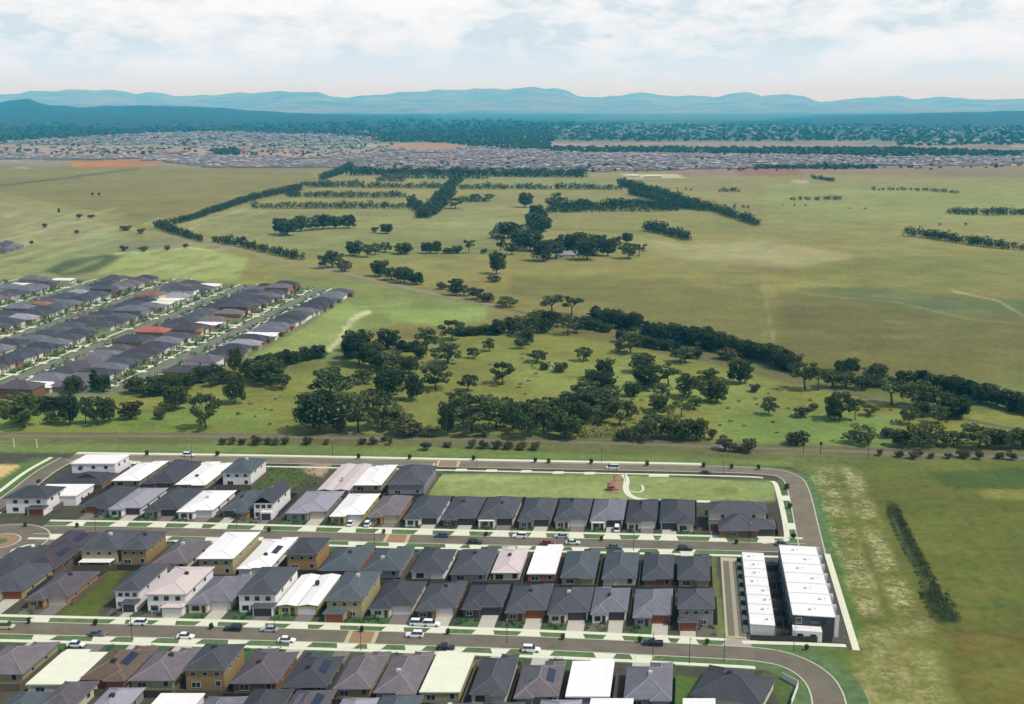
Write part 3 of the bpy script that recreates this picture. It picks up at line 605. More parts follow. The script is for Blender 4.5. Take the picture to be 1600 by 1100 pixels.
    if st == 2:
        for fx in (.25, .5, .77): window(root, T, Wd * fx, {'hip': 1.5, 'gable': 1.2, 'flat': .8, 'twin': .6}[style], 3.5, 1.3, 1.25, 'n', fm)
    # the rear and the side seen from here
    by = D - (.3 if style == 'flat' else .4 if style == 'twin' else .5)
    if far:
        for fx in (.2, .72):
            if st == 1 or True: window(root, T, Wd * fx, by if not (style == 'hip' and D > 17 and st == 1) else by, .6 if fx > .5 else .9, 2.2 if fx > .5 else 1.3, 1.5, 's', fm)
        if st == 2:
            for fx in (.22, .5, .78): window(root, T, Wd * fx, by, 3.6, 1.3, 1.1, 's', fm)
    vx = {'hip': o, 'gable': o, 'flat': .3, 'twin': .4}[style]
    for fy in (.35, .7):
        if far: window(root, T, vx, D * fy, 1.0 if st == 1 else 3.7, 1.3, .95, 'w', fm)
        else: window(root, T, Wd - vx, D * fy, 1.0 if st == 1 else 3.7, 1.3, .95, 'e', fm)
    if op.get('port'):
        pm = MB()
        for xx in (wx0 + .4, wx1 - .2): pm.box(xx - .18, wy - 1.2, 0, xx + .18, wy - .84, 2.5, 0, T)
        pm.box(wx0 + .2, wy - 1.3, 2.5, wx1, wy - .02, 2.75, 0, T); pm.build('portico', MATS['wall_white'], root)
    # things fixed on the roof
    ymid = (D + setb) / 2
    if op.get('cool', rnd.random() < .45) and style != 'flat':
        cm = MB(); cx = Wd / 2 + rnd.uniform(-.12, .12) * Wd; cy = D * rnd.uniform(.45, .75); zt = h + (Wd / 2 - abs(cx - Wd / 2)) * tan
        cm.box(cx - .5, cy - .5, zt - .5, cx + .5, cy + .5, zt + .55, 0, T); cm.box(cx - .4, cy - .4, zt + .55, cx + .4, cy + .4, zt + .68, 0, T); cm.build('roof_cooler', coolw if rnd.random() < .25 else coolm, root)
    if op.get('sol') and style in ('hip', 'twin', 'gable'):
        for k in range(op['sol']):
            cx = Wd * (.26 if k == 0 else .74); sg = 1 if cx < Wd / 2 else -1; ya = D * .35; n_ = 4; sm = MB(); tn_ = tan * (1.5 if style == 'gable' else 1)
            if style == 'twin': tn_ = .16
            x0_, x1_ = cx - .85, cx + .85
            def zz(x): return h + (min(x, Wd - x) if style != 'twin' else min(x, Wd * .5 - x if x < Wd * .5 else x)) * tn_ + .09
            for q in range(n_ + 2):
                y0_ = ya + q * 1.03; vs = [(*T(x0_, y0_), zz(x0_)), (*T(x1_, y0_), zz(x1_)), (*T(x1_, y0_ + .98), zz(x1_)), (*T(x0_, y0_ + .98), zz(x0_))]
                sm.add(vs + [(v[0], v[1], v[2] - .06) for v in vs], [(0, 1, 2, 3), (7, 6, 5, 4), (0, 4, 5, 1), (1, 5, 6, 2), (2, 6, 7, 3), (3, 7, 4, 0)])
            sm.build('solar_panel', solar, root)
    if op.get('pat'):
        pm = MB(); T2 = lambda x, y: T(Wd - x, D - y); pm.box(Wd * .08, -2.6, 2.5, Wd * .92, .35, 2.62, 0, T2)
        for xx in (Wd * .1, Wd * .9 - .15): pm.box(xx, -2.5, 0, xx + .15, -2.35, 2.5, 0, T2)
        pm.build('patio_cover', MATS['wall_white'], root)
    shape = {'hip': 'hip', 'gable': 'gable', 'flat': 'flat', 'twin': 'double ridged'}[style]
    lab = f"{'two' if st == 2 else 'single'} storey house, {ROOF[rk][0]} {shape} roof, {ordw(idx)} from left {row}"
    tag(root, lab, 'house', 'houses of the near blocks')
    # garden and driveway down to the street
    si = streets
    def WT(x, y): q = T(x, y); c, s = math.cos(ang), math.sin(ang); return Vector((cen.x + q[0] * c - q[1] * s, cen.y + q[0] * s + q[1] * c, 0))
    if si:
        pl, hw, vg, dirn = si; 
        def hit(p, off):        # go from p along the lot direction to the line offset from the road centre
            d = LV * (-1 if not far else 1); best = None; L_ = offset(pl, off)
            for a, b in zip(L_, L_[1:]):
                e = b - a; den = d.x * e.y - d.y * e.x
                if abs(den) < 1e-9: continue
                w_ = a - p; t_ = (w_.x * e.y - w_.y * e.x) / den; s_ = (w_.x * d.y - w_.y * d.x) / den
                if -.001 <= s_ <= 1.001 and t_ > 0 and (best is None or t_ < best): best = t_
            return p + d * best if best is not None else None
        sgn = 1 if not far else -1; pin = sgn * (hw + vg + 1.5); dm = drive1 if rnd.random() < .62 else drive2
        a, b = WT(gx0 + .5, gy - .1), WT(gx1 - .5, gy - .1); a2, b2 = hit(a, pin), hit(b, pin)
        if a2 and b2:
            sheet('driveway', [a, b, b2, a2], .052 + .0006 * (idx % 7), dm)
            a3, b3 = hit(a, sgn * (hw + .1)), hit(b, sgn * (hw + .1)); a4, b4 = hit(a, sgn * (hw + vg)), hit(b, sgn * (hw + vg))
            if a3 and b3 and a4 and b4:
                e = (b3 - a3).normalized() * .9; sheet('driveway', [a4, b4, b3 + e, a3 - e], .088, conc)
        l0, l1 = (WT(-.6, wy - .3), WT(gx0 + .3, wy - .3)) if side == 'r' else (WT(gx1 - .3, wy - .3), WT(Wd + .6, wy - .3))
        m0, m1 = hit(l0, pin + sgn * .1), hit(l1, pin + sgn * .1)
        if m0 and m1:
            sheet('lawn', [l0, l1, m1, m0], .036 + .0006 * (idx % 7), lawn if rnd.random() < .7 else yard)
            for q in range(rnd.randint(3, 8)):
                s_, t_ = rnd.random(), rnd.random(); p = l0.lerp(l1, s_).lerp(m0.lerp(m1, s_), t_ ** 1.6 * .9); PLANTS.append((p.x, p.y, rnd.uniform(.3, .9)))
    HOUSES.append((root, WT, Wd, D, far, lab)); return root
PLANTS = []
ROW_A = [  # facing the front street, seen from the front
 (-40, 30, 927, 880, 1, 'slate', 'ochre'), (38, 101, 937, 893, 1, 'purple', 'tan', {'g': 'r', 'door': 'cream'}), (173, 216, 925, 882, 2, 'slate', 'white', {'g': 'r', 'door': 'dark'}), (223, 289, 931, 885, 2, 'pink', 'white', {'g': 'r', 'door': 'white'}),
 (290, 358, 944, 900, 1, 'grey', 'cream', {'g': 'r', 'door': 'white'}), (367, 430, 931, 886, 2, 'slate', 'white', {'g': 'r', 'door': 'dark'}), (431, 497, 947, 898, 1, 'white', 'lemon', {'roof': 'twin', 'g': 'r', 'cool': True}), (505, 566, 940, 893, 2, 'teal', 'ochre', {'g': 'l', 'door': 'red'}),
 (575, 644, 951, 908, 1, 'char', 'cream', {'g': 'r', 'door': 'white', 'cool': False}), (648, 710, 954, 911, 1, 'slate', 'brown', {'g': 'r', 'door': 'white', 'cool': True}), (720, 783, 952, 913, 1, 'char', 'dark', {'g': 'r', 'door': 'dark'}), (788, 853, 957, 914, 1, 'slate', 'brown', {'g': 'r', 'door': 'red', 'cool': True}),
 (854, 920, 960, 917, 1, 'slate', 'cream', {'g': 'r', 'door': 'dark', 'cool': True}), (922, 980, 960, 919, 1, 'grey', 'white', {'g': 'r', 'door': 'dark', 'cool': True}), (988, 1050, 965, 920, 1, 'grey', 'grey', {'g': 'r', 'door': 'red'}), (1058, 1118, 953, 919, 2, 'slate', 'grey', {'g': 'l', 'door': 'red'})]
ROW_B = [  # facing the middle street, seen from the back
 (-30, 34, 893, 852, 1, 'char', 'ochre'), (28, 86, 888, 848, 1, 'plum', 'brown', {'sol': 1}), (62, 120, 860, 829, 1, 'plum', 'brown', {'sol': 1}), (123, 183, 859, 827, 2, 'slate', 'ochre', {'pat': 1}), (185, 229, 858, 829, 2, 'slate', 'gold'), (237, 293, 880, 842, 1, 'mauve', 'cream', {'cool': True}),
 (307, 365, 873, 829, 2, 'white', 'ochre', {'roof': 'hip', 'tan': .08}), (371, 423, 887, 839, 1, 'white', 'white', {'sol': 1, 'tan': .2, 'cool': True}), (445, 496, 866, 839, 2, 'char', 'tan'), (497, 560, 891, 852, 1, 'teal', 'red', {'cool': True}), (567, 626, 891, 854, 1, 'teal', 'grey', {'cool': True}),
 (640, 696, 893, 855, 1, 'char', 'white'), (702, 762, 897, 855, 1, 'slate', 'grey', {'cool': True}), (767, 813, 895, 853, 1, 'pink', 'cream', {'cool': True}), (823, 868, 897, 853, 1, 'white', 'red', {'roof': 'flat'}), (875, 930, 902, 858, 1, 'teal', 'ochre', {'cool': False}),
 (940, 995, 903, 860, 1, 'teal', 'cream', {'cool': False}), (1003, 1052, 904, 863, 1, 'slate', 'brown', {'cool': False}), (1058, 1110, 905, 866, 1, 'slate', 'ochre', {'cool': False})]
ROW_C = [  # facing the middle street from the north
 (2, 72, 780, 765, 2, 'char', 'white', {'D': 13}), (42, 118, 776, 757, 1, 'white', 'white', {'roof': 'flat', 'dh': .8}), (125, 173, 793, 761, 1, 'char', 'grey', {'g': 'l'}), (167, 217, 796, 762, 1, 'pale', 'white', {'g': 'r', 'door': 'dark', 'tan': .25}), (222, 275, 798, 764, 1, 'char', 'grey', {'g': 'r'}),
 (275, 330, 800, 766, 1, 'white', 'white', {'g': 'r', 'door': 'white'}), (342, 388, 800, 767, 1, 'teal', 'tan', {'g': 'l'}), (392, 427, 787, 759, 2, 'char', 'white', {'roof': 'gable', 'g': 'r', 'door': 'dark'}), (445, 508, 802, 767, 1, 'pale', 'grey', {'g': 'r', 'tan': .2}), (514, 566, 807, 771, 1, 'white', 'lemon', {'g': 'r', 'door': 'white'}),
 (573, 622, 808, 775, 1, 'mauve', 'tan', {'g': 'r', 'cool': False}), (630, 684, 811, 776, 1, 'slate', 'white', {'g': 'r', 'door': 'dark'}), (688, 741, 812, 777, 1, 'slate', 'dark', {'g': 'r', 'door': 'dark'}), (745, 802, 812, 777, 1, 'slate', 'cream', {'g': 'r', 'door': 'dark', 'port': 1}), (808, 860, 814, 779, 1, 'slate', 'grey', {'g': 'r', 'door': 'dark'}),
 (865, 918, 814, 780, 1, 'slate', 'cream', {'g': 'r', 'door': 'white'}), (921, 974, 815, 781, 1, 'grey', 'cream', {'g': 'r', 'door': 'dark', 'port': 1}), (977, 1026, 817, 782, 1, 'char', 'cream', {'g': 'r', 'door': 'white'}), (1030, 1086, 819, 782, 1, 'char', 'cream', {'g': 'l', 'door': 'dark'}),
 (1106, 1200, 803, 784, 2, 'slate', 'cream', {'D': 11, 'g': 'l', 'door': 'red', 'cool': False}), (1122, 1214, 829, 806, 1, 'slate', 'brown', {'D': 10, 'g': 'r', 'door': 'dark', 'cool': False})]
ROW_D = [  # facing the perimeter road
 (110, 180, 725, 711, 2, 'white', 'white', {'roof': 'flat', 'D': 12}), (72, 160, 757, 738, 1, 'char', 'tan', {'D': 13}), (174, 219, 751, 720, 1, 'white', 'ochre', {'tan': .12}), (222, 272, 754, 719, 1, 'char', 'brown'), (273, 323, 757, 721, 1, 'white', 'ochre', {'tan': .12, 'cool': True}), (345, 393, 738, 716, 2, 'teal', 'white', {'cool': True}),
 (495, 546, 766, 725, 1, 'pink', 'grey', {'roof': 'twin'}), (550, 596, 758, 726, 1, 'white', 'ochre', {'tan': .06}), (604, 664, 757, 727, 2, 'slate', 'grey', {'cool': False, 'dh': -1.2})]
ROW_E = [  # south of the front street, backs to us
 (-45, 36, 1053, 1003, 1, 'mauve', 'ochre', {'cool': False}), (40, 116, 1070, 1018, 1, 'cream', 'cream', {'roof': 'flat'}), (122, 198, 1061, 1009, 1, 'brown', 'red', {'sol': 1, 'cool': True}), (200, 272, 1063, 1012, 1, 'mauve', 'ochre', {'cool': True}), (285, 352, 1046, 1003, 2, 'slate', 'gold', {'cool': True}),
 (360, 433, 1067, 1013, 1, 'purple', 'brown', {'cool': True}), (442, 510, 1073, 1020, 1, 'char', 'dark', {'sol': 1, 'cool': True}), (520, 580, 1076, 1018, 1, 'mauve', 'gold', {'cool': False}), (583, 650, 1082, 1018, 1, 'mauve', 'grey', {'cool': True}), (655, 719, 1082, 1021, 1, 'cream', 'ochre', {'roof': 'flat'}),
 (733, 793, 1084, 1022, 1, 'slate', 'cream', {'cool': False}), (803, 873, 1088, 1033, 1, 'mauve', 'grey', {'sol': 2, 'cool': False}), (883, 953, 1089, 1032, 1, 'white', 'grey', {'roof': 'flat', 'dh': .1}), (974, 1050, 1092, 1035, 1, 'grey', 'grey', {'cool': True})]
ROW_F = [ # the next row towards the camera, only its far ends in the picture
 (-30, 42, 1132, 1080, 1, 'teal', 'grey', {'cool': False}), (45, 104, 1115, 1064, 1, 'purple', 'cream', {'cool': False}), (118, 178, 1128, 1074, 1, 'pale', 'grey'), (205, 278, 1136, 1084, 1, 'white', 'white', {'roof': 'flat'}), (284, 350, 1140, 1088, 1, 'grey', 'grey', {'cool': False}), (354, 422, 1133, 1076, 1, 'char', 'brown'),
 (428, 494, 1132, 1078, 1, 'purple', 'brown', {'sol': 2}), (506, 566, 1142, 1090, 1, 'pale', 'ochre'), (572, 640, 1136, 1086, 1, 'teal', 'ochre', {'cool': False}), (650, 720, 1150, 1098, 1, 'slate', 'brown'), (738, 806, 1150, 1097, 1, 'slate', 'brown'), (832, 900, 1146, 1093, 1, 'pale', 'grey', {'cool': False}),
 (914, 985, 1146, 1092, 1, 'white', 'grey', {'roof': 'flat'}), (1066, 1120, 1150, 1092, 1, 'white', 'grey', {'roof': 'flat'})]
sR1 = (R1, 3.6, 2.9, 1); sR2n = (R2, 3.6, 4.2, 1); sR2s = (R2, 3.6, 3.2, 1)
for rw, face, nm, ss in ((ROW_A, 'n', 'in row above front street', sR1), (ROW_B, 'f', 'in row under middle street', sR2s), (ROW_C, 'n', 'in row above middle street', sR2n), (ROW_D, 'f', 'in row nearest perimeter road', (R3, 3.7, 3.5, 1)), (ROW_E, 'f', 'in row below front street', sR1), (ROW_F, 'n', 'along bottom edge', None)):
    for i, s in enumerate(rw): house(s, face, nm, i + 1, ss)
# corner house in the south east, turned
hr = house((1094, 1206, 1096, 1044, 1, 'char', 'cream', {'cool': True, 'g': 'l'}), 'f', 'beside the road bend', 1, None)
hr.rotation_euler.z -= R(17); hr['label'] = 'charcoal hip roofed corner house standing askew inside the road bend'
HOUSES.pop()
# balcony house at the east end of the middle street
# ------------------------------------------------------------------ terraces
def terrace_unit(name, u0, u1, v0, v1, h, st, lab, grp):
    c = UV((u0 + u1) / 2, (v0 + v1) / 2); rt = empty(name, c, -AL); T = lambda x, y: (x, y); hw, hd = (u1 - u0) / 2, (v1 - v0) / 2
    m = MB(); m.box(-hw + .15, -hd + .06, 0, hw - .15, hd - .06, h - .15, 0, T); m.build('wall', MATS['wall_white' if st == 1 else 'wall_dark'], rt)
    r = MB(); t_ = lambda x, y, z: (x, y, z); z1, z0 = h + .10, h
    r.add([(-hw, -hd + .01, z0), (hw, -hd + .01, z0), (hw, hd - .01, z1), (-hw, hd - .01, z1)] + [(-hw, -hd + .01, z0 - .2), (hw, -hd + .01, z0 - .2), (hw, hd - .01, z0 - .2), (-hw, hd - .01, z0 - .2)],
          [(0, 1, 2, 3), (0, 4, 5, 1), (1, 5, 6, 2), (2, 6, 7, 3), (3, 7, 4, 0)]); r.build('roof', MATS['roof_white'], rt)
    p = MB(); p.box(-hw - .06, hd - .09, 0, hw + .06, hd + .09, h + .24, 0, T); p.build('party_wall', mat('parapet_white', (226, 224, 218), .8, .05, 1), rt)
    vt = MB(); vx_ = hw * (.35 if (round(v0) % 2) else -.2); vx_ += .6 * math.sin(v0 * 1.7); vt.box(vx_ - .35, -.3, h - .1, vx_ + .35, .3, h + .4, 0, T); vt.build('roof_vent', coolw, rt)
    vt = MB(); vt.bar((vx_ + 1.4, .5, h - .1), (vx_ + 1.4, .5, h + .35), .12, .12, 8); vt.build('flue', coolw, rt)
    gm_ = MB(); gm_.box(-hw + .1, -hd + .7, .03, -hw + .145, hd - .7, 2.3, 0, T); gm_.build('garage_door', gd['white' if st == 1 else 'dark'], rt)
    if st == 2:
        for y0_ in (-hd + .35, hd - .5): b = MB(); b.box(hw - .14, y0_, 0, hw + 1.0, y0_ + .25, h + .2, 0, T); b.build('blade_wall', MATS['wall_white'], rt)
        window(rt, T, hw - .15, 0, 3.3, 2.2, 1.7, 'e'); window(rt, T, -hw + .15, 0, 3.4, 1.8, 1.4, 'w')
    else: window(rt, T, hw - .15, 0, .8, 1.8, 1.4, 'e')
    return rt
h1 = 3.0; ua = uv(P(1172, 975, h1))[0]; ub = uv(P(1211, 975, h1))[0]; va = uv(P(1190, 976, h1))[1]; vb = uv(P(1172, 864, h1))[1]
for i in range(8):
    d = (vb - va) / 8; terrace_unit('townhouse', ua, ub, va + i * d, va + (i + 1) * d, h1, 1, f'low white roofed townhouse, {ordw(i + 1)} from the street in the western terrace', 'w')['category'] = 'townhouse'
h2 = 5.8; uc = uv(P(1239, 962, h2))[0]; ud = uv(P(1305, 962, h2))[0]; vc = uv(P(1270, 962, h2))[1]; vd = uv(P(1250, 854, h2))[1]
for i in range(7):
    d = (vd - vc) / 7; o = terrace_unit('townhouse', uc, ud, vc + i * d, vc + (i + 1) * d, h2, 2, '', 'e')
    tag(o, f'tall white roofed townhouse, {ordw(i + 1)} from the street in the eastern terrace', 'townhouse', 'two storey townhouses of the eastern terrace')
    if i == 0:
        T = lambda x, y: (x, y); hw = (ud - uc) / 2; hd = d / 2
        m = MB(); m.box(-hw, -hd - 3.2, 0, hw * .35, -hd - .02, 2.9, 0, T); m.build('ground_floor', MATS['wall_white'], o)
        for fx in (-.66, -.05): window(o, T, hw * fx, -hd - 3.2, .6, 1.5, 1.5, 'n', framed)
        window(o, T, -hw * .7, -hd, 3.4, 1.5, 1.6, 'n', frame); window(o, T, hw * .2, -hd, 3.5, 4.0, 1.4, 'n', framed)
for o in list(bpy.data.objects):
    if o.name.startswith('townhouse') and 'western' in o.get('label', ''): o['group'] = 'single storey townhouses of the western terrace'
for o in list(bpy.data.objects):
    pass
# western terrace labels
k = 0
tw = [o for o in bpy.data.objects if o.name.startswith('townhouse') and 'label' not in o]
for k, o in enumerate(tw): tag(o, f'low white roofed townhouse, {ordw(k + 1)} from the street in the western terrace', 'townhouse', 'single storey townhouses of the western terrace')
# courtyard fences and aprons
dk = mat('dark_timber', (62, 58, 54), .85, .2, 1.2, k=.8); pal = mat('paling_timber', (104, 92, 76), .9, .2, 1, k=.8)
d = (vb - va) / 8
for i in range(8):
    v = va + (i + .5) * d; quad('driveway', ua - 1.55, v - d * .36, ua - .1, v + d * .36, .10, mat('apron', (206, 200, 170), .9, .08, 1))
    m = MB(); m.box(-.6, -.1, 0, .6, .1, 1.2); o = m.build('bin_screen', dk); p = UV(ua - .9, va + (i + 1) * d); o.location = p; o.rotation_euler.z = -AL
    tag(o, f'short dark bin screen between paved bays, {ordw(i + 1)} from the street', 'screen', 'bin screens along the terrace lane')
mats_pav = [mat('court_grey', (150, 146, 136), .9, .2, 1), mat('court_lawn', (84, 104, 58), .95, .3, 1), mat('court_tan', (172, 158, 136), .9, .2, 1)]
def fence(a, b, hgt, m, lab, grp, cap=None):
    a = Vector(a); b = Vector(b); dd = b - a; L_ = Vector((dd.x, dd.y)).length; o = empty('fence', ((a + b) / 2), math.atan2(dd.y, dd.x))
    p = MB(); n = max(2, int(L_ / 2.4)); p.box(-L_ / 2, -.025, .05, L_ / 2, .025, hgt); p.box(-L_ / 2, -.05, hgt, L_ / 2, .05, hgt + .05); p.build('paling', m, o)
    n = max(2, int(L_ / 5)); q = MB(); q.box(-.05, -.07, 0, .05, .07, hgt + .08); pm_ = q.mesh('post', m)
    for i in range(n + 1):
        c = bpy.data.objects.new('post', pm_); COL.objects.link(c); c.parent = o; c.location = (-L_ / 2 + .06 + (L_ - .12) * i / n, 0, 0)
    tag(o, lab, 'fence', grp); return o
for i in range(8):
    v = va + i * d + .3; quad('paving', ub + .6, v + .4, ub + (uc - ub) * .42, v + d * .7, .06, mats_pav[i % 3]); quad('paving', ub + (uc - ub) * .62, v + .4, uc - .3, v + d * .5, .062, mats_pav[(i + 1) % 3]); fence(UV(ub + .4, v), UV(uc - .6, v), 1.8, dk if i % 3 else pal, f'dark courtyard fence between the terraces, {ordw(i + 1)} from the street', 'dark courtyard fences between the terraces')
fence(UV(ub + .5 + (uc - ub) * .45, va), UV(ub + .5 + (uc - ub) * .45, vd - 2), 1.8, dk, 'long dark fence running between the two terraces', None)
fence(P(1172, 1001), P(1300, 1004), 1.5, dk, 'dark front fence across the street end of both terraces', None)
for i, (root, WT, Wd, D, far, lab) in enumerate(HOUSES):
    if 'bottom edge' in lab: continue
    core = lab.split(', ')[-1]
    a, b = (WT(-.7, 2.5), WT(-.7, D + 3)) if far else (WT(Wd + .7, 2.5), WT(Wd + .7, D + 3))
    fence(a, b, 1.7, pal if i % 3 else dk, f'side fence to the right of the house {core}', 'side fences between house lots')
    fence(WT(-.6, D + 3.02), WT(Wd + .6, D + 3.02), 1.8, pal if i % 2 else dk, f'back fence of the house {core}', 'back fences of house lots')
fence(P(1221, 1060), P(1247, 1074), 1.6, MATS['wall_white'], 'white garden wall facing the bend behind the askew corner house', None)
fence(P(1247, 1075), P(1236, 1104), 1.6, MATS['wall_white'], 'white garden wall running down beside the road bend', None)
pw = MATS['wall_white']
# front garden planting
def leafclump(cx, cy, cz, r, n, size, rs, flat=.8):
    d = rs.normal(size=(n, 3)); d /= np.linalg.norm(d, axis=1)[:, None]; rad = r * rs.uniform(.35, 1, n)[:, None] ** .5
    c = np.array([cx, cy, cz]) + d * rad * np.array([1, 1, flat])
    a = rs.normal(size=(n, 3)); a /= np.linalg.norm(a, axis=1)[:, None]; b = np.cross(a, rs.normal(size=(n, 3))); b /= np.linalg.norm(b, axis=1)[:, None]
    s = size * rs.uniform(.6, 1.25, n)[:, None]
    V = np.stack([c - a * s - b * s * .6, c + a * s - b * s * .5, c + a * s * .9 + b * s * .6, c - a * s * .8 + b * s * .7], 1)
    return V.reshape(-1, 3)
def leafmat(name, c, k=.74, var=.5):
    m = bpy.data.materials.new(name); m.use_nodes = True; t = m.node_tree; b = t.nodes['Principled BSDF']; b.inputs['Roughness'].default_value = .7; b.inputs['Specular IOR Level'].default_value = .2
    g = t.nodes.new('ShaderNodeTexCoord'); n = t.nodes.new('ShaderNodeTexNoise'); n.inputs['Scale'].default_value = .55; n.inputs['Detail'].default_value = 4; t.links.new(g.outputs['Object'], n.inputs[0])
    oi = t.nodes.new('ShaderNodeObjectInfo'); ad = t.nodes.new('ShaderNodeMath'); ad.operation = 'MULTIPLY_ADD'; t.links.new(oi.outputs['Random'], ad.inputs[0]); ad.inputs[1].default_value = .35; t.links.new(n.outputs['Fac'], ad.inputs[2])
    r = t.nodes.new('ShaderNodeValToRGB'); e = r.color_ramp.elements; c0 = alb(c, k); e[0].position = .38; e[1].position = .88
    e[0].color = (c0[0] * (1 - var), c0[1] * (1 - var * .8), c0[2] * (1 - var * .7), 1); e[1].color = (min(1, c0[0] * (1 + var * 1.4)), c0[1] * (1 + var), c0[2] * (1 + var * .6), 1)
    t.links.new(ad.outputs[0], r.inputs[0]); t.links.new(r.outputs[0], b.inputs['Base Color']); MATS[name] = m; return m
lf = {'gum': leafmat('gum_leaf', (80, 94, 52)), 'dense': leafmat('dense_leaf', (64, 78, 38)), 'pine': leafmat('pine_leaf', (46, 62, 44)), 'pale': leafmat('pale_leaf', (128, 134, 78)), 'shrub': leafmat('shrub_leaf', (84, 84, 56)), 'garden': leafmat('garden_leaf', (66, 98, 54))}
rs = np.random.RandomState(3)
V = np.concatenate([leafclump(x, y, r * .6, r, 26, .18, rs) for x, y, r in PLANTS]); Q = np.arange(len(V)).reshape(-1, 4)
o = bpy.data.objects.new('garden_planting', np_mesh('garden_planting', V, Q, [lf['garden']])); COL.objects.link(o); tag(o, 'low green garden planting in the front yards', 'plants', kind='stuff')
# ------------------------------------------------------------------ the estate on the left, rows running away from us
EST = [(-140, 436), (120, 436), (270, 437), (330, 444), (420, 446), (552, 458), (482, 505), (384, 560), (330, 580), (215, 604), (120, 606), (60, 618), (-160, 640)]
def inpoly(x, y, poly):
    c = False; n = len(poly)
    for i in range(n):
        x0, y0 = poly[i]; x1, y1 = poly[(i + 1) % n]
        if (y0 > y) != (y1 > y) and x < (x1 - x0) * (y - y0) / (y1 - y0) + x0: c = not c
    return c
def pix(p, z=None):
    z = p.z if z is None else z; X, Y, Z = p.x, p.y, z - CAM_H; zc = Y * cP - Z * sP; yc = Y * sP + Z * cP
    return 800 + F_PX * p.x / zc, 550 - F_PX * yc / zc
def simple_house(c, ang, Wd, D, h, rk, wk, rnd, st=1, extra=True):
    root = empty('house', (c.x, c.y, 0), ang); T = lambda x, y: (x - Wd / 2, y - D / 2)
    walls = MB(); roof = MB(); caps = MB(); tan = .42 if rk not in ('white', 'cream') else .18
    walls.box(.5, 1.6, 0, Wd - .5, D - .5, h - .15, 0, T)
    hip(roof, caps, 0, 1.2, Wd, D, h, tan, T)
    a0 = .06 if rnd.random() < .5 else Wd * .45; a1 = a0 + Wd * .48
    walls.box(a0 + .5, .5, 0, a1 - .5, 1.59, min(h, 2.75) - .15, 0, T); hip(roof, caps, a0, 0, a1, 1.5, min(h, 2.75) + .03, tan, T, ex=Wd * .24 + .2 if st == 1 else .3)
    if rnd.random() < .6 and st == 1:
        T2 = lambda x, y: T(Wd - x, D - y); b0 = .07 if rnd.random() < .5 else Wd * .5; hip(roof, caps, b0, -1.6, b0 + Wd * .44, .3, h + .035, tan, T2, ex=Wd * .22 + .2); walls.box(b0 + .5, -1.1, 0, b0 + Wd * .44 - .5, .49, h - .15, 0, T2)
    walls.build('wall', MATS['wall_' + wk], root); roof.build('roof', [MATS['roof_' + rk], fasc, MATS['wall_' + wk]], root)
    if extra:
        caps.build('ridge_cap', MATS['cap_' + rk], root)
        g = MB(); gx = .8 if a0 > 1 else Wd * .52; g.box(gx, 1.54, .02, gx + 4.2, 1.597, 2.2, 0, T); g.build('garage_door', gd[rnd.choice(['white', 'cream', 'dark'])], root)
        for fx in (a0 + Wd * .24,): window(root, T, fx, .5, .8, 1.7, 1.2, 'n')
        window(root, T, Wd - .5, D * .55, 1 if st == 1 else 3.7, 1.4, 1.0, 'e'); window(root, T, .5, D * .5, 1 if st == 1 else 3.7, 1.4, 1.0, 'w')
    return root
rnd = random.Random(11)
SPECIAL = [((238, 524), 'orange'), ((402, 486), 'cream'), ((474, 454), 'cream'), ((15, 512), 'white'), ((28, 442), 'cream'), ((100, 440), 'cream'), ((210, 459), 'pink'), ((330, 447), 'white'), ((265, 470), 'cream'), ((60, 475), 'tan'), ((135, 545), 'pale')]
blk = 62.0; streets_u = [-271 - blk * k for k in range(-0, 6)]
slots = []
for k, su in enumerate(streets_u):
    for sgn in (1, -1):          # rows each side of the street, fronts facing it
        u = su + sgn * (8 + 6 + 8.6); v = 455 + 6 * rnd.random()
        while v < 900:
            wd = rnd.uniform(10.8, 13.2); c = UV(u + rnd.uniform(-.5, .5), v + wd / 2); x, y = pix(c, 2.5)
            lot = wd + rnd.uniform(.9, 1.8); v += lot
            if rnd.random() < .03: continue
            if -45 < x < 640 and inpoly(x, y + 2, EST): slots.append((c.length, k, sgn, c, wd, x, y, v - lot / 2))
slots.sort(key=lambda s: s[0])
ONES = slots[:165]; REST = slots[165:]
ONES.sort(key=lambda s: (s[1], s[2], s[7])); cnt = {}
def est_style(x, y):
    for (sx, sy), k in SPECIAL:
        if abs(x - sx) < 15 and abs(y - sy) < 6: return k
    return rnd.choices(['slate', 'char', 'grey', 'mauve', 'purple', 'plum', 'pale', 'teal', 'white', 'tan', 'cream'], [26, 20, 14, 8, 13, 6, 5, 5, 2, .4, .6])[0]
used = set()
for (dd, k, sgn, c, wd, x, y, vv) in ONES:
    rk = est_style(x, y); wk = rnd.choice(['cream', 'tan', 'brown', 'grey', 'white', 'ochre']); st = 2 if rnd.random() < .13 else 1
    ang = -AL + (math.pi / 2 if sgn < 0 else -math.pi / 2)
    o = simple_house(c, ang, wd, rnd.uniform(18, 21), 2.75 if st == 1 else 5.4, rk, wk, rnd, st)
    key = (k, sgn); cnt[key] = cnt.get(key, 0) + 1
    sidew = 'right' if sgn > 0 else 'left'
    tag(o, f"{ROOF[rk][0]} roofed house, {ordw(cnt[key])} up the {sidew} side of {ordw(k + 1)} estate street", 'house', 'houses of the left estate')
for i, (x, y) in enumerate(((4, 388), (14, 392), (24, 389), (2, 396), (-8, 391), (10, 384))):
    o = simple_house(P(x, y), -AL + .3, 12, 16, 2.75, rnd.choice(['slate', 'grey', 'mauve']), 'grey', rnd, 1, False); tag(o, f'grey roofed house in the little cluster at the left edge, {ordw(i + 1)} counted of six', 'house', 'small cluster of houses at the left edge')
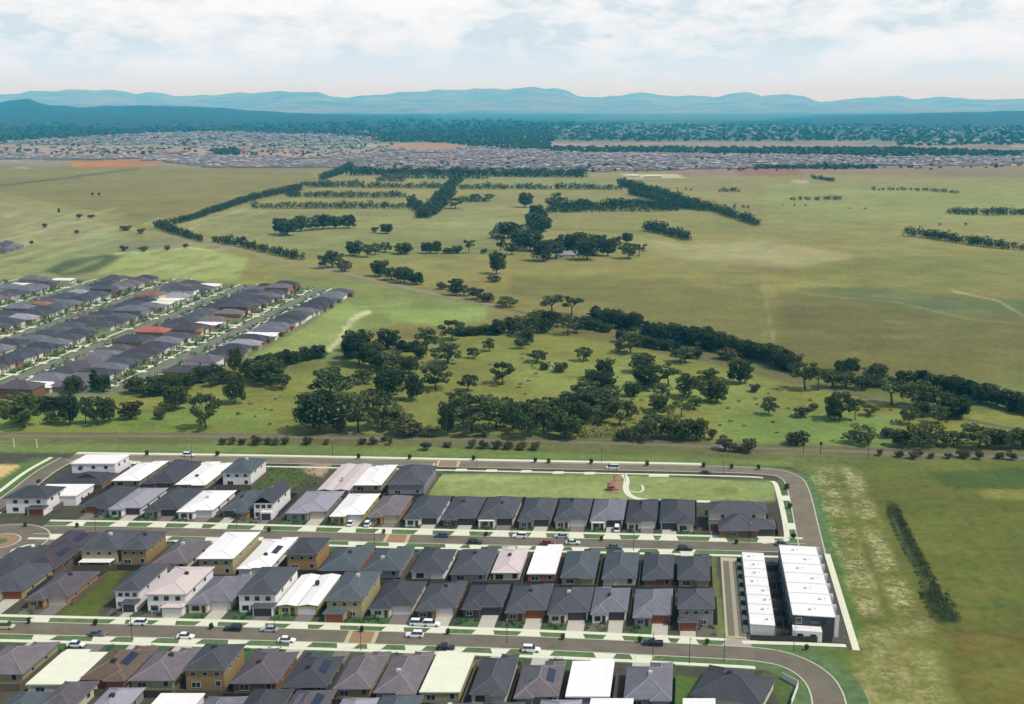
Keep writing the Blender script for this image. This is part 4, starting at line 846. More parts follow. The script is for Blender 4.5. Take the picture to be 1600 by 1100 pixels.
# the rest of the estate and all far suburbs: past what one can single out
FH = {k: MB() for k in ('a',)}
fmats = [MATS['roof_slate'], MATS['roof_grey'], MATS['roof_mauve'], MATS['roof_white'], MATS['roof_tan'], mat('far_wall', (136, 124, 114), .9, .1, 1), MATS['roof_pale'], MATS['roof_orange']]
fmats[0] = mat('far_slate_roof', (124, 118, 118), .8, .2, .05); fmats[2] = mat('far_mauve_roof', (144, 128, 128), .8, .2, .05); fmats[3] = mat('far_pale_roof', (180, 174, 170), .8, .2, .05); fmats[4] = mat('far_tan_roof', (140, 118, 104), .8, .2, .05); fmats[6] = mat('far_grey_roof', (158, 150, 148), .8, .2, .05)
def blockhouse(V, Qd, M, x, y, ang, w, d, h, mi, wi):
    ca, sa = math.cos(ang), math.sin(ang); o = len(V)
    def q(a, b, z): return (x + a * ca - b * sa, y + a * sa + b * ca, z)
    for z in (0, h): V.extend([q(-w, -d, z), q(w, -d, z), q(w, d, z), q(-w, d, z)])
    r = min(w, d) * .9; V.extend([q(0 if w <= d else -(w - r), -(d - r) if d > w else 0, h + r * .45), q(0 if w <= d else (w - r), (d - r) if d > w else 0, h + r * .45)])
    Qd.extend([(o, o + 1, o + 5, o + 4), (o + 1, o + 2, o + 6, o + 5), (o + 2, o + 3, o + 7, o + 6), (o + 3, o, o + 4, o + 7)]); M.extend([wi] * 4)
    a, b = o + 8, o + 9
    if w <= d: Qd.extend([(o + 4, o + 5, a, a), (o + 5, o + 6, b, a), (o + 6, o + 7, b, b), (o + 7, o + 4, a, b)])
    else: Qd.extend([(o + 4, o + 5, b, a), (o + 5, o + 6, b, b), (o + 6, o + 7, a, b), (o + 7, o + 4, a, a)])
    M.extend([mi] * 4)
FV, FQ, FM = [], [], []
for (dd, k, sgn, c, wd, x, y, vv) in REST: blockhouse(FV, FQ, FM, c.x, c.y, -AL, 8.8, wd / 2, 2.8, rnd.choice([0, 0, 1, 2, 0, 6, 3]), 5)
FARB = [  # photo outlines of the far suburbs, density and colour weights
 ([(620, 240), (780, 228), (870, 238), (1000, 242), (1180, 246), (1400, 244), (1700, 246), (1700, 262), (1330, 262), (1180, 265), (900, 270), (800, 266), (680, 268), (560, 262), (480, 262), (340, 262), (250, 250), (-100, 246), (-100, 240), (250, 243), (480, 246)], .82, [26, 26, 14, 5, 6, 0, 18, 1]),
 ([(130, 214), (290, 202), (420, 204), (560, 202), (600, 210), (590, 224), (450, 230), (280, 226), (100, 226), (20, 222)], .34, [16, 24, 10, 9, 5, 0, 26, 1]),
 ([(-100, 229), (600, 230), (700, 236), (640, 244), (-100, 244)], .16, [18, 20, 12, 6, 6, 0, 22, 3]),
 ([(900, 231), (1400, 232), (1400, 238), (900, 236)], .12, [18, 20, 12, 6, 6, 0, 22, 3]),
 ([(880, 195), (1600, 200), (1700, 214), (880, 212)], .035, [8, 10, 4, 30, 3, 0, 26, 1])]
for poly, den, wts in FARB:
    ys = [p[1] for p in poly]; xs = [p[0] for p in poly]; y0, y1 = min(ys), max(ys)
    g0 = P(800, y1).y; g1 = P(800, y0).y; v = g0; row = 0
    while v < g1:
        step = 34 if row % 2 else 22; row += 1
        half = v * .62; u = -half
        yy = pix(Vector((0, v, 0)))[1]
        while u < half:
            u += rnd.uniform(13.5, 17) if den > .5 else rnd.uniform(14, 22)
            if rnd.random() > den: continue
            x, y = pix(Vector((u, v, 0)))
            if x < -60 or x > 1660 or not inpoly(x, y, poly): continue
            if math.sin(u * .013 + 1.7) * math.sin(v * .009) > .62 + .2 * den: continue
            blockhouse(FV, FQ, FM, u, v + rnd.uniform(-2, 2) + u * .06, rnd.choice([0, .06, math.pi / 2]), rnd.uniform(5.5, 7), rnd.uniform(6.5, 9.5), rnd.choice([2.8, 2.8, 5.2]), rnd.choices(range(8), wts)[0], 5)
        v += step
print('far houses', len(FQ) // 8, 'estate', len(slots))
V_ = np.array(FV); Q_ = np.array(FQ)
# triangles stored as quads with a repeated corner are split off into a proper mesh
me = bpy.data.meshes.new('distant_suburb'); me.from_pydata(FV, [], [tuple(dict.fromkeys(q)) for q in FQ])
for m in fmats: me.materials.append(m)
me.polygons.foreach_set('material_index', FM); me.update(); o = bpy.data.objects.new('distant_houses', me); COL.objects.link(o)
tag(o, 'mass of tiny pale and grey roofs of the distant suburbs', 'houses', kind='stuff')
# estate streets, paths and lot lines
for k, su in enumerate(streets_u):
    n0, n1 = 440, 850
    seg = [v for v in range(440, 900, 10) if inpoly(*pix(UV(su, v)), EST)]
    if not seg: continue
    pl = [UV(su, v) for v in range(max(440, seg[0] - 10), seg[-1] + 12, 10)]
    ribbon('road', pl, 3.6, -3.6, .055, mat('asphalt_estate', (122, 120, 106), .9, .1, .2))
    for s in (1, -1): ribbon('footpath', pl, s * 7.6, s * 6.1, .07, conc); ribbon('verge', pl, s * 6.1, s * 3.7, .03, verge)
for (dd, k, sgn, c, wd, x, y, vv) in ONES:
    su = streets_u[k]; v = vv; a = su + sgn * 3.8; b = su + sgn * 13.5; off = rnd.choice([-2.8, 2.8])
    quad('driveway', min(a, b), v + off - 1.8, max(a, b), v + off + 1.8, .09, conc if rnd.random() < .75 else drive2)
    if rnd.random() < .6: a = su + sgn * 7.8; quad('lawn', min(a, b), v - off - 2.4, max(a, b), v - off + 2.4, .04, lawn)
V = []
for (dd, k, sgn, c, wd, x, y, vv) in ONES:
    for q in range(5): p = UV(streets_u[k] + sgn * rnd.uniform(4.2, 12.5), vv + rnd.uniform(-6, 6)); r = rnd.uniform(.6, 1.9); V.append(leafclump(p.x, p.y, r * .9, r, 30, .35, rs, 1.1))
V = np.concatenate(V); o = bpy.data.objects.new('estate_planting', np_mesh('estate_planting', V, np.arange(len(V)).reshape(-1, 4), [lf['garden']])); COL.objects.link(o); tag(o, 'small shrubs and young trees along the estate streets', 'plants', kind='stuff')
# ------------------------------------------------------------------ trees
bark = mat('bark', (104, 92, 78), .95, .25, 2, k=.6)
def crown_mesh(kind, seed):
    r = np.random.RandomState(seed); parts = []; tr = MB()
    if kind in ('gum', 'dense', 'open'):
        nb = {'gum': 26, 'dense': 30, 'open': 14}[kind]; tips = []
        hgt = {'gum': .26, 'dense': .16, 'open': .42}[kind]
        lean = r.uniform(-.04, .04, 2); fork = Vector((lean[0], lean[1], hgt)); tr.bar((0, 0, -.02), fork, .032, .022, 6)
        for i in range(nb):
            a = i * 2.399 + r.uniform(-.4, .4); t = (i + .5) / nb
            if kind == 'dense': z = .22 + .66 * t; rad = .40 * math.sqrt(max(.05, 1 - ((z - .52) / .50) ** 2)) * r.uniform(.35, 1)
            elif kind == 'gum': z = .28 + .60 * r.uniform(0, 1) ** .85; rad = .46 * math.sqrt(max(.06, 1 - ((z - .56) / .46) ** 2)) * r.uniform(.3, 1)
            else: z = .48 + .42 * r.uniform(); rad = .46 * r.uniform(.3, 1)
            p = Vector((math.cos(a) * rad + lean[0], math.sin(a) * rad + lean[1], z)); cr = {'gum': .13, 'dense': .15, 'open': .12}[kind] * r.uniform(.7, 1.25)
            parts.append(leafclump(p.x, p.y, p.z, cr, {'gum': 95, 'dense': 110, 'open': 90}[kind], .027, r, .72)); tips.append(p)
        for p in tips[::2]:
            mid = fork.lerp(p, .5) + Vector((0, 0, -.03)); tr.bar(fork, mid, .014, .010, 5); tr.bar(mid, p, .010, .004, 4)
    elif kind == 'pine':
        tr.bar((0, 0, -.02), (0, 0, .95), .026, .006, 6)
        for i in range(30):
            t = (i + .5) / 30; z = .08 + .86 * t; rad = .30 * (1 - t) ** .65 + .03; a = i * 2.399
            for s in (.55, 1): parts.append(leafclump(math.cos(a) * rad * s * r.uniform(.6, 1), math.sin(a) * rad * s * r.uniform(.6, 1), z, .085 * (1.25 - .5 * t), 42, .030, r, .8))
    elif kind == 'bush':
        for i in range(9):
            a = i * 2.399; rad = .36 * r.uniform(.2, 1); z = r.uniform(.2, .62); parts.append(leafclump(math.cos(a) * rad, math.sin(a) * rad, z, .2 * r.uniform(.8, 1.2), 80, .045, r, .8)); tr.bar((0, 0, -.02), (math.cos(a) * rad * .7, math.sin(a) * rad * .7, z), .016, .006, 4)
    V = np.concatenate(parts); mats = {'gum': 'gum', 'dense': 'dense', 'open': 'gum', 'pine': 'pine', 'bush': 'shrub'}
    return np_mesh(kind + '_crown', V, np.arange(len(V)).reshape(-1, 4), [lf[mats[kind]]]), tr.mesh('trunk', bark)
TM = {k: [crown_mesh(k, 10 * i + j) for i in range(n)] for j, (k, n) in enumerate((('gum', 5), ('dense', 4), ('open', 3), ('pine', 3), ('bush', 4)))}
KN = {'gum': ('gum_tree', 'gum tree'), 'dense': ('leafy_tree', 'tree'), 'open': ('gum_tree', 'gum tree'), 'pine': ('pine_tree', 'pine'), 'bush': ('bush', 'bush')}
trnd = random.Random(5); NTREE = 0
def tree(kind, x, yb, wpx, hpx, label=None, group=None, pale=False, at=None):
    """x, yb: photo position of the foot; wpx, hpx: crown width and height there"""
    global NTREE
    p = at or P(x, yb); zc = p.y * cP + CAM_H * sP; s = zc / F_PX; nm, cat = KN[kind]; NTREE += 1
    root = empty(nm, (p.x, p.y, 0), trnd.uniform(0, 6.28)); cm, tm = trnd.choice(TM[kind])
    nat = {'gum': (.94, .98), 'dense': (.92, .97), 'open': (1.0, .98), 'pine': (.66, 1.0), 'bush': (1.0, .78)}[kind]
    w = wpx * trnd.uniform(1.08, 1.24) * s / nat[0]; h = hpx * s / cP / nat[1] * .97
    root.scale = (w * trnd.uniform(.92, 1.08), w, h); root.rotation_euler[0] = trnd.uniform(-.06, .06)
    c = bpy.data.objects.new('crown', cm); COL.objects.link(c); c.parent = root
    if pale: c.material_slots[0].link = 'OBJECT'; c.material_slots[0].material = lf['pale']
    t = bpy.data.objects.new('trunk', tm); COL.objects.link(t); t.parent = root
    tag(root, label, cat, group); return root
TREES = """38 668 46 58 gum;109 664 29 50 dense;134 662 22 46 gum;152 664 32 48 gum;172 660 27 40 dense;204 655 40 32 bush;276 640 38 38 dense;322 671 42 62 gum;367 632 33 50 dense;70 642 34 24 dense;92 640 30 22 dense;52 645 26 22 dense;
117 614 26 28 dense;148 607 18 32 pine;163 612 22 28 dense;215 614 32 26 dense;238 612 30 24 dense;262 611 30 26 dense;290 608 28 24 dense;314 598 26 28 dense;338 592 24 24 dense;368 584 22 42 dense;392 590 28 30 dense;350 600 26 20 dense;
498 677 72 66 dense;515 619 62 46 gum;426 600 50 42 dense;400 596 24 30 dense;440 608 26 26 gum;562 570 46 58 dense;582 574 36 44 dense;548 548 30 28 dense;606 546 34 32 dense;667 548 36 38 gum;700 568 42 34 gum;612 580 48 32 gum;588 577 28 26 dense;640 583 26 28 dense;
602 623 48 48 dense;645 626 28 44 dense;681 609 42 42 gum;730 611 28 28 gum;560 675 52 66 gum;598 668 48 54 gum;617 674 44 40 gum;533 676 20 24 bush;643 681 50 28 bush;672 681 26 12 bush;700 681 26 56 dense;738 676 58 64 gum;775 669 44 46 gum;757 682 22 22 bush;785 601 32 38 gum;
706 532 36 34 gum;824 525 40 34 gum;826 538 22 26 dense;765 549 20 22 gum;800 520 30 26 dense;780 522 28 24 dense;863 492 42 34 open;893 493 38 32 open;887 524 32 32 open;858 512 30 28 dense;840 505 30 22 gum;912 510 26 16 dense;928 515 26 16 dense;945 518 24 14 dense;
967 549 20 14 bush;985 552 34 36 gum;970 535 20 20 dense;1090 560 17 17 dense;1070 566 30 24 gum;1133 561 34 20 bush;912 564 26 24 gum;838 566 32 20 gum;850 578 18 13 bush;877 581 27 17 bush;943 590 30 30 dense;942 612 34 34 dense;912 620 38 32 gum;935 640 52 34 dense;905 640 26 24 gum;
1005 582 38 32 dense;1007 608 46 40 dense;1028 604 26 30 gum;1045 602 36 36 open;1063 567 34 24 open;1075 622 42 40 gum;1108 602 30 28 gum;1120 629 34 38 dense;1104 628 22 24 gum;1157 600 40 40 dense;820 684 42 56 gum;800 672 34 44 gum;850 680 44 54 gum;872 672 38 50 gum;884 684 44 40 dense;904 670 30 44 dense;905 654 30 28 gum;
930 662 32 26 gum;968 666 44 46 gum;948 650 40 30 gum;985 655 28 24 open;960 640 26 22 gum;1030 642 26 24 dense;1065 651 28 28 open;1018 664 32 24 open;1026 684 42 36 gum;1046 684 30 30 gum;1064 687 40 32 dense;1090 687 34 34 dense;1113 687 20 18 bush;1012 676 24 24 gum;
1133 704 30 22 bush;1150 706 20 14 bush;1170 707 28 24 bush;1200 648 22 30 gum;1220 576 34 32 dense;1205 560 26 22 dense;1240 582 20 20 dense;1253 652 30 18 bush;1258 610 48 44 open;1279 610 42 40 open;1300 606 30 30 gum;1312 657 46 50 gum;1336 656 24 34 open;1304 656 26 30 dense;1312 584 20 22 dense;1330 584 26 26 dense;
1374 594 34 26 dense;1362 604 32 20 dense;1346 608 30 22 gum;1322 606 30 24 gum;1394 633 56 44 open;1432 636 44 42 gum;1463 640 40 38 gum;1497 654 44 36 dense;1482 650 30 26 dense;1420 663 28 30 gum;1465 662 30 30 gum;1412 598 26 20 dense;1440 606 30 28 dense;
1245 695 42 24 bush;1342 693 38 32 gum;1408 698 28 28 dense;1434 698 42 36 gum;1463 697 38 36 gum;1490 697 30 26 gum;1530 699 50 38 gum;1552 700 34 32 dense;1575 700 34 28 gum;1598 699 40 30 dense;18 648 20 20 dense;6 650 24 26 gum;
348 695 14 12 bush;363 694 15 12 bush;378 695 14 11 bush;400 695 20 16 bush;418 694 14 12 bush;430 695 15 12 bush;445 694 15 13 bush;480 695 17 14 bush;511 695 10 10 bush;567 694 14 11 bush;583 694 16 12 bush;609 695 12 12 bush;664 704 20 15 bush;700 699 15 10 bush;737 700 16 13 bush;755 701 18 14 bush;776 701 18 15 bush;795 702 18 15 bush;815 703 20 14 bush;836 703 20 12 bush;
505 420 18 22 gum;520 418 26 28 gum;538 424 26 18 bush;552 400 26 24 dense;573 402 18 22 gum;586 398 16 20 gum;602 394 20 16 gum;632 397 26 18 dense;666 396 18 18 dense;684 396 18 20 dense;700 396 20 10 bush;715 396 18 14 bush;733 396 18 22 open;757 396 12 8 bush;
592 432 30 26 dense;612 438 28 22 gum;632 442 30 26 dense;650 445 22 20 dense;776 428 26 36 dense;712 462 26 28 dense;726 462 22 18 gum;745 468 24 20 gum;762 472 24 16 bush;790 480 26 18 gum;690 452 20 12 bush;772 440 24 10 bush;
772 382 14 24 open;782 392 16 26 gum;795 372 40 26 dense;812 388 34 30 dense;800 398 20 20 gum;828 392 34 34 dense;850 408 34 34 dense;868 404 32 32 gum;885 395 34 30 dense;905 396 34 34 dense;918 406 34 32 dense;935 392 28 26 dense;950 400 26 28 dense;979 380 17 17 dense;962 390 20 22 gum;982 404 30 26 gum;998 400 22 20 open;845 352 26 26 dense;850 362 24 24 dense;838 340 24 20 dense;
438 366 22 26 dense;448 368 30 26 dense;470 362 22 26 dense;488 360 22 22 gum;505 358 24 24 dense;524 357 22 20 dense;545 357 24 22 dense;585 364 14 10 bush;605 365 20 16 dense;820 324 24 24 dense;870 326 30 26 gum;910 326 24 16 dense;712 326 20 18 gum;745 314 16 12 gum;765 314 14 12 gum;
145 306 5 6 bush;155 306 5 6 bush;92 332 4 8 pine;124 341 12 7 bush;142 341 12 6 bush;197 360 20 9 bush;220 365 16 8 bush;193 392 14 9 bush;225 393 14 9 bush;262 391 10 9 bush;232 620 24 20 dense;250 618 24 22 dense;276 612 28 24 dense;300 600 24 22 gum;330 604 22 20 gum;545 560 28 34 dense;570 600 30 26 gum;622 600 28 24 dense;585 640 34 34 dense;540 650 30 30 gum;480 640 28 22 gum;655 560 24 20 dense;725 655 40 40 gum;715 640 28 30 dense;760 650 36 34 gum;790 655 34 38 gum;812 660 34 36 gum;835 655 36 34 gum;860 650 34 30 gum;
890 640 30 28 dense;845 520 26 24 dense;870 510 24 22 gum;900 520 26 22 gum;815 545 20 18 gum;740 560 20 18 gum;925 600 24 24 dense;955 628 28 26 gum;990 620 26 24 dense;1035 620 24 22 gum;1085 640 22 20 gum;1045 655 26 24 open;1000 690 30 28 gum;975 688 26 20 bush;1180 612 18 14 bush;1270 640 16 12 bush;1360 650 22 18 gum;1440 650 26 24 dense;1515 680 26 20 gum;1385 684 22 18 bush;600 690 12 9 bush;30 660 30 24 dense;80 662 24 20 gum;250 655 20 16 bush;290 388 10 8 bush;70 356 9 8 bush;120 365 9 6 bush;50 381 8 6 bush"""
for i, ln in enumerate(TREES.replace('\n', '').split(';')):
    a = ln.split(); x, y, w, h = map(float, a[:4]); k = a[4]
    if y > 690: zone = 'along the rail reserve'; grp = 'bushes and trees along the rail reserve'
    elif x < 400 and y > 575: zone = 'by the left estate'; grp = 'trees between the left estate and the rail reserve'
    elif y > 480 and not (x < 400): zone = 'in the park paddock'; grp = 'trees scattered over the park paddock'
    elif x < 320: zone = 'in the left fields'; grp = 'lone bushes in the left fields'
    else: zone = 'in the middle farm paddocks'; grp = 'trees around the farm paddocks'
    size = 'tall' if h > 40 else 'broad' if w > 38 else 'small' if h < 20 else 'mid sized'
    look = {'gum': 'grey green gum tree', 'dense': 'dark dense tree', 'open': 'loose open gum tree', 'pine': 'dark pine', 'bush': 'low dark bush'}[k]
    t_ = tree(k, x, y, w, h, 'tmp tmp tmp tmp', grp); t_['zz'] = f'{size}|{look}|{zone}|{x}'
# ordinal labels, left to right, among the same look in the same place
fam = {}
for o in bpy.data.objects:
    if 'zz' in o: s_, l_, z_, x_ = o['zz'].split('|'); fam.setdefault((s_, l_, z_), []).append((float(x_), o.location.y, o.name, o)); 
for (s_, l_, z_), L_ in fam.items():
    L_.sort(key=lambda q: q[:3])
    for i, q in enumerate(L_):
        o = q[3]; del o['zz']; o['label'] = f'{s_} {l_}, {ordw(i + 1)} such from the left {z_}' if len(L_) > 1 else f'the only {s_} {l_} {z_}'
# windbreaks: the nearest ones tree by tree, the farthest as belts
def along(pts, step):
    step = step * .78 if 7 <= step <= 9 else step
    pl = W(pts, 4); r = []; acc = 0
    for a, b in zip(pl, pl[1:]):
        L_ = (b - a).length
        while acc < L_: r.append(a.lerp(b, acc / L_)); acc += step * trnd.uniform(.8, 1.2)
        acc -= L_
    return r
WB = [([(404, 576), (440, 571), (480, 563), (510, 556)], 4.6, 22, 'dense', 'in the dark hedge left of the gravel path', 20), ([(628, 548), (655, 549)], 5, 17, 'dense', 'in the dark hedge above the left park trees', 22), ([(722, 524), (745, 523), (775, 523)], 5, 14, 'dense', 'in the dark hedge below the bright field', 20),
      ([(930, 503), (965, 512), (1003, 518)], 6.5, 26, 'dense', 'in the first stretch of the lane windbreak', 24), ([(1010, 526), (1050, 534), (1100, 541)], 7, 28, 'dense', 'in the second stretch of the lane windbreak', 26), ([(1108, 546), (1150, 554), (1200, 566), (1240, 580)], 7, 30, 'dense', 'in the third stretch of the lane windbreak', 27),
      ([(1000, 540), (1030, 545), (1062, 550)], 6, 18, 'dense', 'in the short hedge inside the lane', 18), ([(1440, 607), (1480, 616), (1530, 628), (1600, 645), (1640, 655)], 6.5, 30, 'dense', 'in the right hand end of the lane windbreak', 27)]
for pts, step, hp, k, zone, wp in WB:
    step *= .8; wp *= 1.1
    for i, p in enumerate(along(pts, step)):
        tree(k if i % 5 else 'pine', 0, 0, wp * trnd.uniform(.85, 1.15), hp * trnd.uniform(.8, 1.15), f'dark close planted tree, {ordw(i + 1)} from left {zone}', 'trees ' + zone, at=Vector((p.x + trnd.uniform(-.8, .8), p.y + trnd.uniform(-.8, .8), 0)))
FAR = [([(243, 356), (290, 346), (340, 330), (400, 311), (470, 297)], 8, 10), ([(250, 358), (285, 368), (310, 378)], 8, 12), ([(335, 378), (380, 386), (430, 398), (470, 406)], 8, 13), ([(502, 281), (530, 272), (548, 264)], 9, 10), ([(548, 274), (640, 274), (760, 276), (914, 277)], 8, 13),
       ([(590, 284), (632, 284)], 8, 8), ([(600, 279), (760, 280)], 8, 7), ([(470, 290), (560, 289)], 8, 8), ([(860, 333), (960, 331), (1050, 330)], 8, 10), ([(1000, 322), (1060, 330)], 8, 10), ([(450, 308), (560, 309), (640, 309)], 9, 10), ([(400, 326), (520, 326), (640, 326)], 9, 11), ([(480, 293), (600, 294), (690, 295)], 9, 9), ([(720, 296), (850, 296), (970, 297)], 9, 9), ([(652, 341), (672, 325), (698, 300), (718, 282)], 9, 12), ([(665, 341), (684, 324), (706, 302)], 9, 13), ([(676, 336), (694, 318)], 9, 12), ([(718, 316), (766, 316)], 8, 10),
       ([(860, 331), (920, 328), (1000, 324), (1090, 328)], 7, 14), ([(970, 291), (1010, 300), (1060, 315), (1120, 332), (1184, 353)], 9, 12), ([(985, 303), (1040, 318), (1100, 330)], 9, 12), ([(1008, 360), (1040, 367), (1075, 376)], 6, 16), ([(1125, 300), (1158, 300)], 8, 6), ([(1235, 313), (1320, 313)], 9, 7), ([(1268, 279), (1302, 284)], 8, 6), ([(1366, 298), (1430, 298), (1500, 303)], 9, 6),
       ([(1480, 334), (1520, 336), (1610, 336)], 6, 12), ([(1416, 369), (1450, 372), (1500, 380), (1560, 388), (1620, 393)], 7, 14), ([(1120, 323), (1180, 326)], 12, 5), ([(1470, 352), (1530, 352)], 30, 4), ([(1060, 296), (1090, 298)], 14, 4), ([(830, 350), (842, 364)], 6, 20), ([(1480, 716), (1600, 720)], 5, 12), ([(1380, 714), (1480, 717)], 5, 12), ([(640, 318), (655, 330)], 7, 12), ([(1330, 327), (1360, 327)], 16, 3), ([(1225, 322), (1265, 322)], 14, 3)]
cand = []
for fi, (pts, step, hp) in enumerate(FAR):
    for p in along(pts, step): cand.append((p.length, p, hp, fi))
cand.sort(key=lambda q: q[0]); budget = max(0, 300 - NTREE - 31); print('trees', NTREE, 'belt', len(cand))
BV = []
for j, (d_, p, hp, fi) in enumerate(cand):
    p = Vector((p.x + trnd.uniform(-2, 2), p.y + trnd.uniform(-2, 2), 0)); hh = hp * trnd.uniform(.75, 1.2)
    if j < budget or fi in (32, 33): tree('bush' if fi in (32, 33) else 'dense' if trnd.random() < .6 else 'gum', 0, 0, hh * 1.25, hh, f'dark close planted tree, {ordw(j + 1)} nearest to us {"in the scrub row of the rail reserve" if fi in (32, 33) else "of the farm windbreaks"}', 'trees of the farm windbreaks', at=p)
    else:
        s = (p.y * cP) / F_PX; h = hh * s * trnd.uniform(.85, 1.1); r = h * .62; n = 6
        for q in range(n):
            a = q * 2.4; BV.append(leafclump(p.x + math.cos(a) * r * .45, p.y + math.sin(a) * r * .45, h * (.22 + .12 * q), r * .52, 30, h * .075, rs, .8))
V = np.concatenate(BV); o = bpy.data.objects.new('tree_belt', np_mesh('tree_belt', V, np.arange(len(V)).reshape(-1, 4), [lf['dense']])); COL.objects.link(o); tag(o, 'far windbreak belts of dark trees around the paddocks', 'trees', kind='stuff')
# far woodland
FW = [([(860, 232), (1400, 233), (1600, 240), (1700, 242), (1700, 247), (1380, 246), (1180, 241), (860, 238)], 1800, 8), ([(560, 210), (860, 196), (860, 236), (760, 232), (700, 224), (590, 222)], 1500, 8), ([(860, 194), (1700, 198), (1700, 225), (1400, 230), (1400, 221), (860, 221)], 1500, 8), ([(-80, 200), (560, 204), (560, 212), (300, 206), (100, 216), (-80, 226)], 1500, 9),
      ([(60, 214), (620, 206), (640, 246), (-80, 246), (-80, 226)], 420, 6), ([(620, 240), (1700, 246), (1700, 264), (900, 270), (560, 262)], 420, 5), ([(1180, 262), (1370, 262), (1370, 264.5), (1180, 264.5)], 160, 6), ([(330, 236), (370, 234), (375, 243), (335, 243)], 80, 8), ([(-80, 176), (900, 192), (900, 200), (560, 206), (-80, 204)], 900, 12)]
c0, a0, b0, s0 = [], [], [], []
for poly, n, hh in FW:
    xs = [p[0] for p in poly]; ys = [p[1] for p in poly]; k = 0
    while k < n:
        x, y = trnd.uniform(min(xs), max(xs)), trnd.uniform(min(ys), max(ys))
        if not inpoly(x, y, poly): continue
        p = P(x, y); k += 1; h = hh * trnd.uniform(.7, 1.3); sc_ = max(1.0, p.y / 3500); 
        c0.append((p.x, p.y, h * .5, h * .62 * sc_, h * .5))
A = np.array(c0); n = 12; m_ = len(A); d = rs.normal(size=(m_, n, 3)); d /= np.linalg.norm(d, axis=2)[..., None]; d[..., 2] = np.abs(d[..., 2]) * 1.0 - .1
c = A[:, None, :3] + d * np.stack([A[:, 3], A[:, 3], A[:, 4]], 1)[:, None] * .8
a = rs.normal(size=(m_, n, 3)); a /= np.linalg.norm(a, axis=2)[..., None]; b = np.cross(a, rs.normal(size=(m_, n, 3))); b /= np.linalg.norm(b, axis=2)[..., None]; s = (A[:, 3] * .55)[:, None, None]
V = np.stack([c - a * s - b * s, c + a * s - b * s, c + a * s + b * s, c - a * s + b * s], 2).reshape(-1, 3)
o = bpy.data.objects.new('far_woodland', np_mesh('far_woodland', V, np.arange(len(V)).reshape(-1, 4), [lf['dense']])); COL.objects.link(o); tag(o, 'dark far off woodland across the plain below the hills', 'woodland', kind='stuff')
# small scrub over the park paddock
V = []
PK = [(330, 640), (520, 600), (700, 540), (860, 540), (1000, 560), (1240, 610), (1440, 650), (1600, 690), (1590, 700), (1200, 690), (800, 676), (330, 668)]
k = 0
while k < 170:
    x, y = trnd.uniform(330, 1600), trnd.uniform(535, 698)
    if inpoly(x, y, PK): k += 1; p = P(x, y); q_ = trnd.uniform(.5, 1.5); V.append(leafclump(p.x, p.y, q_ * .25, q_, 30, .26, rs, .45))
V = np.concatenate(V); o = bpy.data.objects.new('low_scrub', np_mesh('low_scrub', V, np.arange(len(V)).reshape(-1, 4), [lf['shrub']])); COL.objects.link(o); tag(o, 'low brownish scrub dotted over the grass of the park paddock', 'scrub', kind='stuff')
# pale tussocks and the overgrown drain in the right paddock
V = []
for i in range(170):
    x = trnd.uniform(905, 1012); p = P(x, trnd.uniform(673, 684)); V.append(leafclump(p.x, p.y, 1.3, 1.9, 26, .3, rs, .9))
for i in range(30): p = P(trnd.uniform(842, 872), trnd.uniform(500, 520)); V.append(leafclump(p.x, p.y, 1.2, 1.6, 24, .3, rs, .9))
V = np.concatenate(V); o = bpy.data.objects.new('pale_scrub', np_mesh('pale_scrub', V, np.arange(len(V)).reshape(-1, 4), [lf['pale']])); COL.objects.link(o); tag(o, 'pale yellow green scrub under the park trees', 'scrub', kind='stuff')
V = []
DR = W([(1395, 797), (1412, 835), (1436, 880), (1458, 925), (1480, 968)], 10)
for i in range(650):
    t_ = trnd.random(); q = DR[int(t_ * (len(DR) - 1))]; s_ = trnd.uniform(-1, 1); hw = 2.5 if t_ < .76 else 4.2
    if t_ < .76 and -.75 < s_ < .1 and trnd.random() < .75: continue
    p = q + EV * hw * s_ + LV * trnd.uniform(-1.5, 1.5); V.append(leafclump(p.x, p.y, .1, .7, 12, .17, rs, .35))
V = np.concatenate(V); o = bpy.data.objects.new('drain_scrub', np_mesh('drain_scrub', V, np.arange(len(V)).reshape(-1, 4), [lf['dense']])); COL.objects.link(o); tag(o, 'dark low scrub filling the narrow drain in the right paddock', 'scrub', kind='stuff')
V = []
for i in range(260):
    x = trnd.uniform(400, 495); y = trnd.uniform(731, 766); p = P(x, y); V.append(leafclump(p.x, p.y,   .15, .45, 10, .13, rs, .6))
V = np.concatenate(V); o = bpy.data.objects.new('weeds', np_mesh('weeds', V, np.arange(len(V)).reshape(-1, 4), [lf['garden']])); COL.objects.link(o); tag(o, 'weeds over the vacant lot between the top row houses', 'weeds', kind='stuff')
